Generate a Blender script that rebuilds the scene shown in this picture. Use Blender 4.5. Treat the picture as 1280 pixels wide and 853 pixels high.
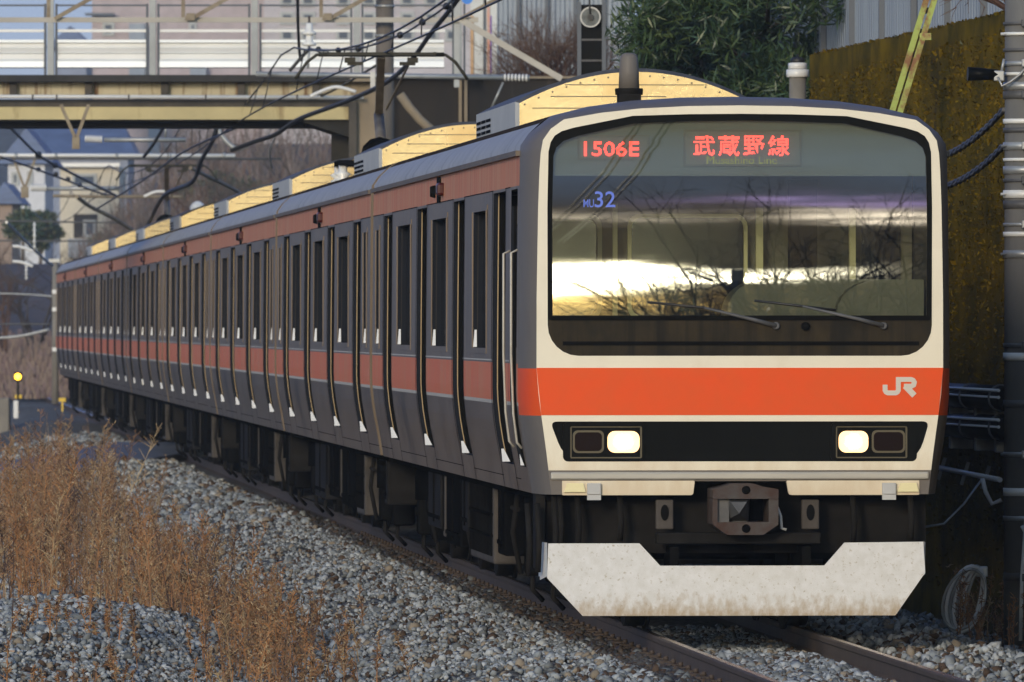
import bpy, bmesh, math, random
import numpy as np
from mathutils import Vector, Matrix
from mathutils.geometry import tessellate_polygon

R = math.radians
rnd = random.Random(7)
for o in list(bpy.data.objects):
    bpy.data.objects.remove(o)
scene = bpy.context.scene
COL = scene.collection

# ------------------------------------------------------------------ camera
CAMH, HOR, FPX = 2.108, 406.0, 12330.0
cd = bpy.data.cameras.new('camera'); cam = bpy.data.objects.new('camera', cd); COL.objects.link(cam)
cam.location = (0, 0, CAMH); cam.rotation_euler = (R(90), 0, 0)
cd.sensor_width = 36; cd.lens = FPX * 36 / 1280; cd.shift_y = -(426.5 - HOR) / 1280
cd.clip_start = 0.5; cd.clip_end = 6000
cd.dof.use_dof = True; cd.dof.focus_distance = 69; cd.dof.aperture_fstop = 13
scene.camera = cam

# ------------------------------------------------------------------ sky, sun, exposure
SUN_AZ, SUN_EL = R(-17.0), R(13.0)                     # behind the camera, a little to the right, low
SDIR = Vector((math.sin(SUN_AZ) * math.cos(SUN_EL), -math.cos(SUN_AZ) * math.cos(SUN_EL), math.sin(SUN_EL)))
world = bpy.data.worlds.new('World'); scene.world = world; world.use_nodes = True
wt = world.node_tree; wn, wl = wt.nodes, wt.links
bg = wn['Background']
def wmath(op, a, b=None, c=None, clamp=False):
    n = wn.new('ShaderNodeMath'); n.operation = op; n.use_clamp = clamp
    for i, v in enumerate((a, b, c)):
        if v is None: continue
        if isinstance(v, (int, float)): n.inputs[i].default_value = v
        else: wl.new(v, n.inputs[i])
    return n.outputs[0]
sky = wn.new('ShaderNodeTexSky'); sky.sky_type = 'NISHITA'; sky.sun_disc = False
sky.sun_elevation = R(12); sky.sun_rotation = math.atan2(SDIR.x, SDIR.y); sky.air_density = 1.0; sky.dust_density = 0.25; sky.ozone_density = 1.5
tc = wn.new('ShaderNodeTexCoord'); sx = wn.new('ShaderNodeSeparateXYZ'); wl.new(tc.outputs['Generated'], sx.inputs[0])
dx, dy, dz = sx.outputs
hd = Vector((math.sin(R(7.5)), -math.cos(R(7.5)), 0))      # middle of the bright gap in the evening cloud
# azimuth measured from the sunset, positive towards the mirrored right
along = wmath('ADD', wmath('MULTIPLY', dx, hd.x), wmath('MULTIPLY', dy, hd.y))
across = wmath('ADD', wmath('MULTIPLY', dx, -hd.y), wmath('MULTIPLY', dy, hd.x))
front = wmath('GREATER_THAN', along, 0.0)
# broad afterglow round the sunset
g1 = wmath('POWER', wmath('MAXIMUM', along, 0.0), 14.0)
g2 = wmath('EXPONENT', wmath('MULTIPLY', wmath('ABSOLUTE', dz), -6.0))
def smooth(v, a, b):
    n = wn.new('ShaderNodeMapRange'); n.interpolation_type = 'SMOOTHSTEP'; wl.new(v, n.inputs[0]); n.inputs[1].default_value = a; n.inputs[2].default_value = b; return n.outputs[0]
lift = smooth(dz, 0.024, 0.07)
glow = wmath('MULTIPLY', wmath('MULTIPLY', g1, g2), lift)
bank = wmath('MULTIPLY', wmath('SUBTRACT', 1.0, lift), wmath('POWER', wmath('MAXIMUM', along, 0.0), 2.0))
# thin layered cloud just over the horizon
mp = wn.new('ShaderNodeCombineXYZ')
wl.new(wmath('MULTIPLY', across, 55.0), mp.inputs[0]); wl.new(wmath('MULTIPLY', dz, 520.0), mp.inputs[1])
nz = wn.new('ShaderNodeTexNoise'); nz.inputs['Scale'].default_value = 1.0; nz.inputs['Detail'].default_value = 5.0; nz.inputs['Roughness'].default_value = 0.55
wl.new(mp.outputs[0], nz.inputs['Vector'])
# bright slot of clear sky between cloud bars
def gauss(v, c, w):
    t = wmath('DIVIDE', wmath('SUBTRACT', v, c), w)
    return wmath('EXPONENT', wmath('MULTIPLY', wmath('MULTIPLY', t, t), -1.0))
mp2 = wn.new('ShaderNodeCombineXYZ'); wl.new(wmath('MULTIPLY', across, 60.0), mp2.inputs[0]); wl.new(wmath('MULTIPLY', dz, 2600.0), mp2.inputs[1])
nz2 = wn.new('ShaderNodeTexNoise'); nz2.inputs['Scale'].default_value = 1.0; nz2.inputs['Detail'].default_value = 6.0; nz2.inputs['Roughness'].default_value = 0.6
wl.new(mp2.outputs[0], nz2.inputs['Vector'])
fine = smooth(nz2.outputs[0], 0.38, 0.62)
warp = wmath('MULTIPLY', wmath('SUBTRACT', nz.outputs[0], 0.5), 0.0030)
dzw = wmath('ADD', dz, warp)
def box4(v, c, w):
    t = wmath('DIVIDE', wmath('SUBTRACT', v, c), w); t2 = wmath('MULTIPLY', t, t)
    return wmath('EXPONENT', wmath('MULTIPLY', wmath('MULTIPLY', t2, t2), -1.0))
slot = wmath('MULTIPLY', box4(dzw, 0.0046, 0.0014), box4(across, 0.004, 0.0125))
slot = wmath('MULTIPLY', slot, wmath('ADD', wmath('MULTIPLY', fine, 0.7), 0.3))
lowglow = wmath('MULTIPLY', wmath('MULTIPLY', gauss(dzw, 0.0022, 0.0013), gauss(across, 0.002, 0.014)), wmath('ADD', fine, 0.35))
streak_ = wmath('MULTIPLY', wmath('MULTIPLY', box4(dzw, 0.0051, 0.0007), box4(across, 0.017, 0.0165)), wmath('ADD', wmath('MULTIPLY', fine, 0.85), 0.15))
slot2 = wmath('MULTIPLY', wmath('MULTIPLY', gauss(dzw, 0.0110, 0.0006), wmath('ADD', gauss(across, 0.004, 0.014), wmath('MULTIPLY', gauss(across, 0.038, 0.008), 2.6))), wmath('ADD', wmath('MULTIPLY', fine, 0.8), 0.2))
bars = wmath('MULTIPLY', wmath('MULTIPLY', box4(dzw, 0.0158, 0.0034), box4(across, 0.02, 0.12)), wmath('ADD', wmath('MULTIPLY', nz.outputs[0], 1.2), 0.3))
mauve = wmath('MULTIPLY', wmath('MULTIPLY', gauss(dzw, 0.0124, 0.0006), gauss(across, 0.034, 0.014)), wmath('ADD', fine, 0.4))
cr = wn.new('ShaderNodeMixRGB'); cr.blend_type = 'MULTIPLY'; cr.inputs[0].default_value = 1.0
SKY_NODES = {}
def addcol(prev, fac, colr, strength):
    m = wn.new('ShaderNodeVectorMath'); m.operation = 'SCALE'; m.inputs[0].default_value = colr
    wl.new(wmath('MULTIPLY', wmath('MULTIPLY', fac, front), strength), m.inputs['Scale'])
    a = wn.new('ShaderNodeVectorMath'); a.operation = 'ADD'; wl.new(prev, a.inputs[0]); wl.new(m.outputs[0], a.inputs[1])
    return a.outputs[0]
dim = wn.new('ShaderNodeVectorMath'); dim.operation = 'SCALE'; wl.new(sky.outputs[0], dim.inputs[0])
wl.new(wmath('SUBTRACT', 1.0, wmath('MULTIPLY', bank, 0.965)), dim.inputs['Scale'])
tintm = wn.new('ShaderNodeMix'); tintm.data_type = 'VECTOR'; wl.new(smooth(along, 0.1, -0.6), tintm.inputs[0])
tintm.inputs[4].default_value = (1, 1, 1); tintm.inputs[5].default_value = (.20, .25, .56)
tv = wn.new('ShaderNodeVectorMath'); tv.operation = 'MULTIPLY'; wl.new(dim.outputs[0], tv.inputs[0]); wl.new(tintm.outputs[1], tv.inputs[1])
csky = tv.outputs[0]
csky = addcol(csky, glow, (1.0, 0.72, 0.36), 9.0)
csky = addcol(csky, bars, (0.09, 0.18, 0.34), 4.2)
csky = addcol(csky, lowglow, (1.0, 0.66, 0.20), 26.0)
csky = addcol(csky, mauve, (0.50, 0.36, 0.75), 7.0)
csky = addcol(csky, slot, (1.0, 0.90, 0.58), 230.0)
csky = addcol(csky, streak_, (1.0, 0.92, 0.66), 150.0)
csky = addcol(csky, slot2, (1.0, 0.86, 0.66), 11.0)
wl.new(csky, bg.inputs['Color']); bg.inputs['Strength'].default_value = 0.12

sl = bpy.data.lights.new('sun', 'SUN'); so = bpy.data.objects.new('sun', sl); COL.objects.link(so)
sl.energy = 1.0; sl.angle = R(11); sl.color = (1.0, 0.84, 0.62)
so.rotation_euler = SDIR.to_track_quat('Z', 'Y').to_euler(); so.location = (8, -40, 30)

vs = scene.view_settings
vs.view_transform = 'Standard'; vs.look = 'None'; vs.exposure = 1.05; vs.gamma = 1.0; vs.use_curve_mapping = False
scene.cycles.max_bounces = 8; scene.cycles.transparent_max_bounces = 16; scene.cycles.volume_bounces = 0
scene.cycles.use_denoising = True

# ------------------------------------------------------------------ helpers
def at(px, py, y):
    """world point seen at photo pixel (px,py) when it stands y metres out"""
    return Vector(((px - 640) * y / FPX, y, CAMH + (HOR - py) * y / FPX))
def tag(o, label=None, cat=None, group=None, kind=None):
    if label: o['label'] = label
    if cat: o['category'] = cat
    if group: o['group'] = group
    if kind: o['kind'] = kind
    return o
def empty(name, loc=(0, 0, 0), rz=0.0, **k):
    o = bpy.data.objects.new(name, None); COL.objects.link(o); o.location = loc; o.rotation_euler = (0, 0, rz)
    o.empty_display_size = 0.3
    return tag(o, **k)

class MB:
    def __init__(s): s.v = []; s.f = []; s.m = []; s.cm = 0; s.sm = []
    def face(s, idx, smooth=False): s.f.append(tuple(idx)); s.m.append(s.cm); s.sm.append(smooth)
    def add(s, verts, faces, smooth=False):
        b = len(s.v); s.v += [tuple(p) for p in verts]
        for f in faces: s.face([i + b for i in f], smooth)
    def box(s, x0, x1, y0, y1, z0, z1, bev=0.0):
        if bev > 0:
            bm = bmesh.new(); bmesh.ops.create_cube(bm, size=1)
            for v in bm.verts: v.co = Vector(((x0 + x1) / 2 + v.co.x * (x1 - x0), (y0 + y1) / 2 + v.co.y * (y1 - y0), (z0 + z1) / 2 + v.co.z * (z1 - z0)))
            bmesh.ops.bevel(bm, geom=bm.edges[:] + bm.verts[:], offset=bev, segments=2, affect='EDGES', profile=0.5)
            bm.verts.index_update(); s.add([v.co for v in bm.verts], [[v.index for v in f.verts] for f in bm.faces]); bm.free(); return
        s.add([(x0,y0,z0),(x1,y0,z0),(x1,y1,z0),(x0,y1,z0),(x0,y0,z1),(x1,y0,z1),(x1,y1,z1),(x0,y1,z1)],
              [(0,3,2,1),(4,5,6,7),(0,1,5,4),(1,2,6,5),(2,3,7,6),(3,0,4,7)])
    def bar(s, a, b, w, h, up=(0, 0, 1)):
        a, b = Vector(a), Vector(b); d = (b - a).normalized(); u = Vector(up)
        if abs(d.dot(u)) > 0.98: u = Vector((0, 1, 0))
        sd = d.cross(u).normalized() * w / 2; u2 = sd.cross(d).normalized() * h / 2
        vs_ = [a - sd - u2, a + sd - u2, a + sd + u2, a - sd + u2, b - sd - u2, b + sd - u2, b + sd + u2, b - sd + u2]
        s.add(vs_, [(0,1,2,3),(7,6,5,4),(0,4,5,1),(1,5,6,2),(2,6,7,3),(3,7,4,0)])
    def tube(s, pts, r, n=8, cap=True):
        pts = [Vector(p) for p in pts]; rs = r if isinstance(r, (list, tuple)) else [r] * len(pts)
        rings = []; prev = None
        for i, p in enumerate(pts):
            d = (pts[min(i + 1, len(pts) - 1)] - pts[max(i - 1, 0)])
            d = d.normalized() if d.length > 1e-9 else Vector((0, 0, 1))
            if prev is None:
                u = d.cross(Vector((0, 0, 1)) if abs(d.z) < .95 else Vector((1, 0, 0))).normalized()
            else:
                u = (prev - d * prev.dot(d)).normalized()
            prev = u; w = d.cross(u)
            rings.append([p + (u * math.cos(2 * math.pi * k / n) + w * math.sin(2 * math.pi * k / n)) * rs[i] for k in range(n)])
        b = len(s.v)
        for rg in rings: s.v += [tuple(p) for p in rg]
        for i in range(len(rings) - 1):
            for k in range(n):
                k2 = (k + 1) % n
                s.face((b + i*n + k, b + i*n + k2, b + (i+1)*n + k2, b + (i+1)*n + k), True)
        if cap:
            s.face([b + k for k in range(n)][::-1]); s.face([b + (len(rings)-1)*n + k for k in range(n)])
    def cyl(s, a, b, r0, r1=None, n=12): s.tube([a, b], [r0, r0 if r1 is None else r1], n)
    def lathe(s, base, prof, axis='z', n=14):
        bx, by, bz = base; b = len(s.v)
        for (r, h) in prof:
            for k in range(n):
                c, q = math.cos(2*math.pi*k/n) * r, math.sin(2*math.pi*k/n) * r
                s.v.append((bx + c, by + q, bz + h) if axis == 'z' else ((bx + c, by + h, bz + q) if axis == 'y' else (bx + h, by + c, bz + q)))
        for i in range(len(prof) - 1):
            for k in range(n):
                k2 = (k + 1) % n
                s.face((b+i*n+k, b+i*n+k2, b+(i+1)*n+k2, b+(i+1)*n+k), True)
        s.face([b + k for k in range(n)][::-1]); s.face([b + (len(prof)-1)*n + k for k in range(n)])
    def plate(s, outer, y0, y1, holes=(), walls=True):
        """polygon given in (x,z), front at y0, back at y1, with holes"""
        loops = [outer] + list(holes); flat = [p for l in loops for p in l]
        tris = tessellate_polygon([[Vector((p[0], p[1], 0)) for p in l] for l in loops])
        b = len(s.v); n = len(flat)
        s.v += [(p[0], y0, p[1]) for p in flat]; s.v += [(p[0], y1, p[1]) for p in flat]
        for t in tris:
            a_, b_, c_ = [flat[i] for i in t]
            if (b_[0]-a_[0])*(c_[1]-a_[1]) - (b_[1]-a_[1])*(c_[0]-a_[0]) < 0: t = (t[0], t[2], t[1])
            s.face([b + i for i in t]); s.face([b + n + i for i in t][::-1])
        if walls:
            o = 0
            for l in loops:
                for k in range(len(l)):
                    i, j = b + o + k, b + o + (k + 1) % len(l); s.face((i, j, j + n, i + n))
                o += len(l)
    def build(s, name, mats, parent=None, **k):
        me = bpy.data.meshes.new(name); me.from_pydata(s.v, [], s.f)
        mats = mats if isinstance(mats, (list, tuple)) else [mats]
        for m in mats: me.materials.append(m)
        me.polygons.foreach_set('material_index', s.m); me.polygons.foreach_set('use_smooth', s.sm)
        me.update()
        o = bpy.data.objects.new(name, me); COL.objects.link(o)
        if parent: o.parent = parent
        return tag(o, **k)

def np_mesh(name, verts, faces, mats, parent=None, midx=None, **k):
    me = bpy.data.meshes.new(name); verts = np.asarray(verts, np.float32); faces = np.asarray(faces, np.int32)
    nf, kk = faces.shape
    me.vertices.add(len(verts)); me.vertices.foreach_set('co', verts.ravel())
    me.loops.add(nf * kk); me.loops.foreach_set('vertex_index', faces.ravel())
    me.polygons.add(nf); me.polygons.foreach_set('loop_start', np.arange(0, nf * kk, kk, dtype=np.int32))
    for m in (mats if isinstance(mats, (list, tuple)) else [mats]): me.materials.append(m)
    if midx is not None: me.polygons.foreach_set('material_index', np.asarray(midx, np.int32))
    me.update(calc_edges=True); me.validate()
    o = bpy.data.objects.new(name, me); COL.objects.link(o)
    if parent: o.parent = parent
    return tag(o, **k)

def copy_tree(o, parent=None):
    c = o.copy(); COL.objects.link(c); c.parent = parent
    for ch in [x for x in CHILD.get(o.name, [])]: copy_tree(ch, c)
    return c
CHILD = {}
def index_children():
    CHILD.clear()
    for o in bpy.data.objects:
        if o.parent: CHILD.setdefault(o.parent.name, []).append(o)

def rrect(x0, x1, z0, z1, r, n=5):
    out = []
    for cx, cz, a0 in ((x1 - r, z1 - r, 0), (x0 + r, z1 - r, 90), (x0 + r, z0 + r, 180), (x1 - r, z0 + r, 270)):
        for k in range(n + 1):
            a = R(a0 + 90 * k / n); out.append((cx + r * math.cos(a), cz + r * math.sin(a)))
    return out

# ------------------------------------------------------------------ materials
def mat(name, col, rough=0.6, metal=0.0, spec=0.5, var=0.0, vscale=3.0, col2=None, bump=0.0, bscale=30.0, stretch=(1, 1, 1), emit=None, estr=0.0,
        streak=None, thr=(0.35, 0.65), obj=True, coat=0.0, dirt=None):
    """col/col2 mixed by stretched noise; streak=(colour, stretch, scale, lo, hi) adds a second layer of grime"""
    m = bpy.data.materials.new(name); m.use_nodes = True; nt = m.node_tree; n, l = nt.nodes, nt.links
    p = n['Principled BSDF']; p.inputs['Roughness'].default_value = rough; p.inputs['Metallic'].default_value = metal
    p.inputs['Specular IOR Level'].default_value = spec; p.inputs['Coat Weight'].default_value = coat
    c4 = (*col, 1); out = None
    t = n.new('ShaderNodeTexCoord'); src = t.outputs['Object']
    def noise(scale, st, det=5):
        mp_ = n.new('ShaderNodeMapping'); mp_.inputs['Scale'].default_value = st; l.new(src, mp_.inputs[0])
        z = n.new('ShaderNodeTexNoise'); z.inputs['Scale'].default_value = scale; z.inputs['Detail'].default_value = det; z.inputs['Roughness'].default_value = 0.6
        l.new(mp_.outputs[0], z.inputs['Vector']); return z.outputs[0]
    p.inputs['Base Color'].default_value = c4
    if var > 0 or col2 is not None:
        nz_ = noise(vscale, stretch); r_ = n.new('ShaderNodeMapRange'); l.new(nz_, r_.inputs[0])
        r_.inputs[1].default_value, r_.inputs[2].default_value = thr
        mx = n.new('ShaderNodeMix'); mx.data_type = 'RGBA'; l.new(r_.outputs[0], mx.inputs[0])
        c2 = col2 if col2 is not None else tuple(min(1, c * (1 + var)) for c in col)
        c1 = col if col2 is not None else tuple(c * (1 - var) for c in col)
        mx.inputs[6].default_value = (*c1, 1); mx.inputs[7].default_value = (*c2, 1); out = mx.outputs[2]
        rr = n.new('ShaderNodeMapRange'); l.new(nz_, rr.inputs[0]); rr.inputs[3].default_value = max(0.02, rough - .08); rr.inputs[4].default_value = min(1, rough + .08)
        l.new(rr.outputs[0], p.inputs['Roughness'])
    if streak:
        sc, sst, ssc, lo, hi = streak
        z2 = noise(ssc, sst); r2 = n.new('ShaderNodeMapRange'); l.new(z2, r2.inputs[0]); r2.inputs[1].default_value, r2.inputs[2].default_value = lo, hi
        m2 = n.new('ShaderNodeMix'); m2.data_type = 'RGBA'; l.new(r2.outputs[0], m2.inputs[0])
        if out is not None: l.new(out, m2.inputs[6])
        else: m2.inputs[6].default_value = c4
        m2.inputs[7].default_value = (*sc, 1); out = m2.outputs[2]
    if dirt:
        dc, z0, z1, dsc, dst = dirt; sp_ = n.new('ShaderNodeSeparateXYZ'); l.new(src, sp_.inputs[0])
        rz_ = n.new('ShaderNodeMapRange'); l.new(sp_.outputs[2], rz_.inputs[0]); rz_.inputs[1].default_value, rz_.inputs[2].default_value, rz_.inputs[3].default_value, rz_.inputs[4].default_value = z0, z1, .62, -.12
        ad = n.new('ShaderNodeMath'); ad.operation = 'ADD'; l.new(rz_.outputs[0], ad.inputs[0]); l.new(noise(dsc, dst, 6), ad.inputs[1])
        rd = n.new('ShaderNodeMapRange'); l.new(ad.outputs[0], rd.inputs[0]); rd.inputs[1].default_value, rd.inputs[2].default_value = .66, 1.05
        m3 = n.new('ShaderNodeMix'); m3.data_type = 'RGBA'; l.new(rd.outputs[0], m3.inputs[0])
        if out is not None: l.new(out, m3.inputs[6])
        else: m3.inputs[6].default_value = c4
        m3.inputs[7].default_value = (*dc, 1); out = m3.outputs[2]
    if out is not None: l.new(out, p.inputs['Base Color'])
    if bump > 0:
        bz = noise(bscale, (1, 1, 1), 6); b = n.new('ShaderNodeBump'); b.inputs['Strength'].default_value = bump; b.inputs['Distance'].default_value = 0.02
        l.new(bz, b.inputs['Height']); l.new(b.outputs[0], p.inputs['Normal'])
    if emit: p.inputs['Emission Color'].default_value = (*emit, 1); p.inputs['Emission Strength'].default_value = estr
    return m

M = {}
M['side'] = mat('stainless_side', (.145, .110, .078), .42, .15, .32, col2=(.200, .154, .113), vscale=2.2, stretch=(1, 1.4, .25), streak=((.085, .066, .049), (1, 3.0, .12), 3.0, .5, .8))
M['side_low'] = mat('grimy_lower_side', (.108, .082, .062), .38, .15, .4, col2=(.170, .132, .103), vscale=1.4, stretch=(1, .5, 1.6), bump=.03, bscale=18, streak=((.062, .05, .041), (1, .6, .5), 1.6, .55, .7))
M['band_top'] = mat('faded_orange_band', (.56, .155, .066), .55, 0, .2, col2=(.55, .30, .165), vscale=3.5, stretch=(1, 3.2, .12), streak=((.34, .09, .05), (1, 6, .1), 4.0, .52, .75))
M['band_belt'] = mat('orange_belt_band', (.66, .135, .05), .5, 0, .22, col2=(.60, .21, .10), vscale=3.0, stretch=(1, 3.0, .12), streak=((.50, .28, .16), (1, 5, .1), 4.0, .54, .74))
M['pale_strip'] = mat('pale_strip', (.52, .48, .43), .5, .1)
M['groove'] = mat('dark_seam', (.006, .006, .006), .9, 0, .05)
M['rubber'] = mat('dark_rubber', (.0065, .009, .016), .6, 0, .12)
M['jamb'] = mat('polished_jamb', (.30, .235, .15), .4, .8)
M['sill'] = mat('sill_sky_glint', (.72, .75, .80), .5, .1)  # blue-white colour paints the sky's glint at door and window feet
M['roof'] = mat('roof_grey', (.040, .030, .026), .95, 0, .0, col2=(.062, .048, .042), vscale=2.0, stretch=(2, .5, 1), streak=((.024, .019, .018), (.6, 3, 1), 1.6, .52, .7))
M['shoulder'] = mat('roof_shoulder_sky_sheen', (.33, .325, .325), .5, .0, .35, var=.12, vscale=3, stretch=(1, 1.5, .6), streak=((.17, .16, .155), (1, 2.5, .3), 2.5, .52, .75))  # lighter than the roof top: reflected sky is put into the colour
M['gutter'] = mat('gutter_brown', (.13, .10, .075), .6, var=.2)
M['door'] = mat('door_steel', (.018, .017, .017), .45, .3, .3)
M['glass_dark'] = mat('dark_window_glass', (.006, .009, .016), .06, 0, .5)
M['hood'] = mat('hood_grey', (.150, .134, .124), .5, .0, .2, var=.06, vscale=1.5)
M['cream'] = mat('cream_mask', (.80, .735, .60), .42, 0, .35, var=.03, vscale=2.0, streak=((.72, .64, .50), (1.5, 1, .8), 1.5, .55, .75), dirt=((.66, .55, .40), .90, 1.5, 4.0, (1.2, 1, .5)))
M['orange'] = mat('orange_mask_band', (.80, .085, .015), .5, 0, .2, col2=(.74, .095, .02), vscale=4)
M['black'] = mat('gloss_black', (.004, .0045, .0045), .4, 0, .06, var=.3, vscale=2)
M['brownblack'] = mat('dusty_black_panel', (.010, .008, .005), .5, 0, .15, col2=(.040, .028, .013), vscale=2.5, stretch=(1, 1, .6), streak=((.006, .005, .004), (5, 1, .3), 2.0, .45, .7))
M['silver'] = mat('silver_lip', (.42, .40, .36), .5, .3, var=.1, stretch=(.5, 1, 3))
M['frame_white'] = mat('skirt_white', (.72, .72, .735), .65, 0, .25, col2=(.64, .635, .63), vscale=14, bump=.04, bscale=70, streak=((.44, .40, .34), (1, 1, 1), 45.0, .60, .72), dirt=((.42, .34, .25), .10, .36, 14.0, (1.6, 1, .9)))
M['rust'] = mat('rusty_iron', (.062, .036, .030), .8, .1, .2, col2=(.085, .078, .076), vscale=6, bump=.1)
M['under'] = mat('underframe_dark', (.006, .006, .0062), .9, 0, .0, var=.4, vscale=2.0)
M['under2'] = mat('underframe_grey', (.015, .014, .0135), .85, 0, .05, var=.3, vscale=4.0)
M['under3'] = mat('underframe_box', (.075, .066, .06), .8, 0, .1, var=.2, vscale=5.0, streak=((.03, .028, .026), (1, 5, .3), 3, .5, .75))
M['ac_metal'] = mat('ac_metal_sunset_tint', (.92, .74, .42), .28, .85, .5, col2=(.72, .48, .21), vscale=1.3, bump=.22, bscale=1.2, thr=(.3, .7))  # the sunset's mottled gold reflection is put into the base colour
M['ac_side'] = mat('ac_side_paint', (.46, .46, .46), .55, .0, var=.08)
M['steel'] = mat('galvanised_steel', (.36, .37, .38), .45, .5, var=.12, vscale=8)
M['steel_d'] = mat('dull_steel', (.10, .10, .105), .6, .3, .3, var=.2, vscale=8)
M['bar_brown'] = mat('weathered_brown_steel', (.17, .13, .09), .65, .3, col2=(.27, .23, .17), vscale=5)
M['porcelain'] = mat('white_porcelain', (.70, .70, .70), .25)
M['wire'] = mat('black_wire', (.015, .015, .017), .5)
M['white_tube'] = mat('white_tube', (.66, .66, .67), .4)
M['led_red'] = mat('led_red', (.3, .02, .02), .5, emit=(1, .055, .035), estr=2.3)
M['led_green'] = mat('led_green', (.05, .06, .01), .5, emit=(.42, .42, .05), estr=.42)
M['blue_text'] = mat('blue_lettering', (.12, .2, .75), .5)
M['logo'] = mat('pale_grey_logo', (.62, .56, .50), .45)
M['lamp_on'] = mat('lamp_lit', (1, .9, .7), .3, emit=(1, .50, .13), estr=.85)
M['lamp_core'] = mat('lamp_core', (1, .95, .85), .3, emit=(1, .90, .66), estr=14.0)
M['lamp_off'] = mat('lamp_dark', (.010, .004, .004), .3, 0, .1)
M['bezel'] = mat('dim_bezel', (.10, .085, .055), .45, .4)
M['cab_grey'] = mat('cab_panel_grey', (.145, .155, .135), .6)
M['cab_dark'] = mat('cab_dark', (.045, .046, .04), .7)
M['cab_cream'] = mat('cab_frame', (.80, .72, .42), .5)
M['cab_mid'] = mat('cab_console', (.15, .14, .10), .6, var=.1)
M['sign_face'] = mat('sign_face', (.15, .15, .11), .5)
M['red_lens'] = mat('red_lens', (.055, .006, .006), .3)
M['rail_side'] = mat('rail_rust', (.065, .046, .036), .75, .2, var=.25, vscale=6, bump=.05)
M['rail_top'] = mat('rail_polished', (.55, .47, .40), .22, .95)
M['alu'] = mat('aluminium_panel', (.74, .74, .73), .5, .1, .5, var=.06, vscale=.8, stretch=(1, 1, 4))
M['pole_brown'] = mat('brown_concrete', (.115, .10, .088), .85, 0, .2, col2=(.16, .14, .125), vscale=4, stretch=(1, 1, .3), bump=.05)
M['concrete'] = mat('concrete_pole', (.20, .185, .165), .8, 0, .3, var=.15, vscale=4, stretch=(1, 1, .4), bump=.05)
M['pole_dark'] = mat('dark_concrete_pole', (.105, .106, .108), .7, 0, .3, col2=(.155, .15, .145), vscale=3, stretch=(1, 1, .25), bump=.04)

def add_mirror_glass(name, refl, tint):
    m = bpy.data.materials.new(name); m.use_nodes = True; nt = m.node_tree; n, l = nt.nodes, nt.links
    for x in list(n): n.remove(x)
    o = n.new('ShaderNodeOutputMaterial'); g = n.new('ShaderNodeBsdfGlossy'); t = n.new('ShaderNodeBsdfTransparent'); mx = n.new('ShaderNodeMixShader')
    g.inputs['Roughness'].default_value = 0.0; g.inputs['Color'].default_value = (.98, .98, .96, 1); t.inputs['Color'].default_value = (*tint, 1)
    f = n.new('ShaderNodeLayerWeight'); f.inputs['Blend'].default_value = 0.35
    mr = n.new('ShaderNodeMapRange'); l.new(f.outputs['Facing'], mr.inputs[0]); mr.inputs[3].default_value = refl; mr.inputs[4].default_value = 0.95
    l.new(mr.outputs[0], mx.inputs[0]); l.new(t.outputs[0], mx.inputs[1]); l.new(g.outputs[0], mx.inputs[2]); l.new(mx.outputs[0], o.inputs[0])
    return m
M['panto'] = mat('pantograph_dark', (.030, .027, .016), .6, .2)
M['windscreen'] = add_mirror_glass('coated_windscreen', .24, (.82, .88, .80))
M['lens_glass'] = add_mirror_glass('lens_cover', .06, (.95, .95, .95))

# ------------------------------------------------------------------ where the track runs
TH = math.atan(0.0661); T0 = Vector((1.549, 67.0, 0.0))
TD = Vector((-math.sin(TH), math.cos(TH), 0)); TE = Vector((math.cos(TH), math.sin(TH), 0))
def TW(u, s, z=0.0): return T0 + TE * u + TD * s + Vector((0, 0, z))

# ------------------------------------------------------------------ ground
def vnoise(x, y, seed=0):
    xi, yi = np.floor(x).astype(np.int64), np.floor(y).astype(np.int64); fx, fy = x - xi, y - yi
    fx, fy = fx*fx*(3-2*fx), fy*fy*(3-2*fy)
    def h(a, b):
        n = (a * 374761393 + b * 668265263 + seed * 974711) & 0x7fffffff
        n = ((n ^ (n >> 13)) * 1274126177) & 0x7fffffff
        return ((n ^ (n >> 16)) & 0xffff) / 65535.0
    return (h(xi,yi)*(1-fx)+h(xi+1,yi)*fx)*(1-fy) + (h(xi,yi+1)*(1-fx)+h(xi+1,yi+1)*fx)*fy
PU = np.array([-900, -60, -30, -7.0, -4.2, -2.9, -1.75, -1.2, 1.2, 1.75, 2.6, 3.4, 60, 900])
PZ = np.array([-.9, -.8, -.6, -.52, -.50, -.46, -.17, -.14, -.14, -.15, -.42, -.48, -.6, -.9])
def ground_z(u, s):
    u = np.asarray(u, float); s = np.asarray(s, float)
    z = np.interp(u, PU, PZ)
    X = T0.x + u * TE.x + s * TD.x; Y = T0.y + u * TE.y + s * TD.y
    # heap of ballast beside the weeds
    d = np.hypot((X + 3.35) / 1.35, (Y - 72.5) / 4.6)
    z = z + 0.50 * np.exp(-d**4)
    off = np.abs(u) > 1.3
    z = z + np.where(off, (vnoise(u * 1.1, s * .5, 3) - .5) * .14 + (vnoise(u * 4, s * 3, 5) - .5) * .05, 0)
    # the cutting opens into rising ground far off
    z = z + np.clip((Y - 330) / 170, 0, 1)**1.3 * 5.2 * np.where(u < 12, 1, 1) + np.clip((Y - 520) / 200, 0, 2) * 9
    return z
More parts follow.
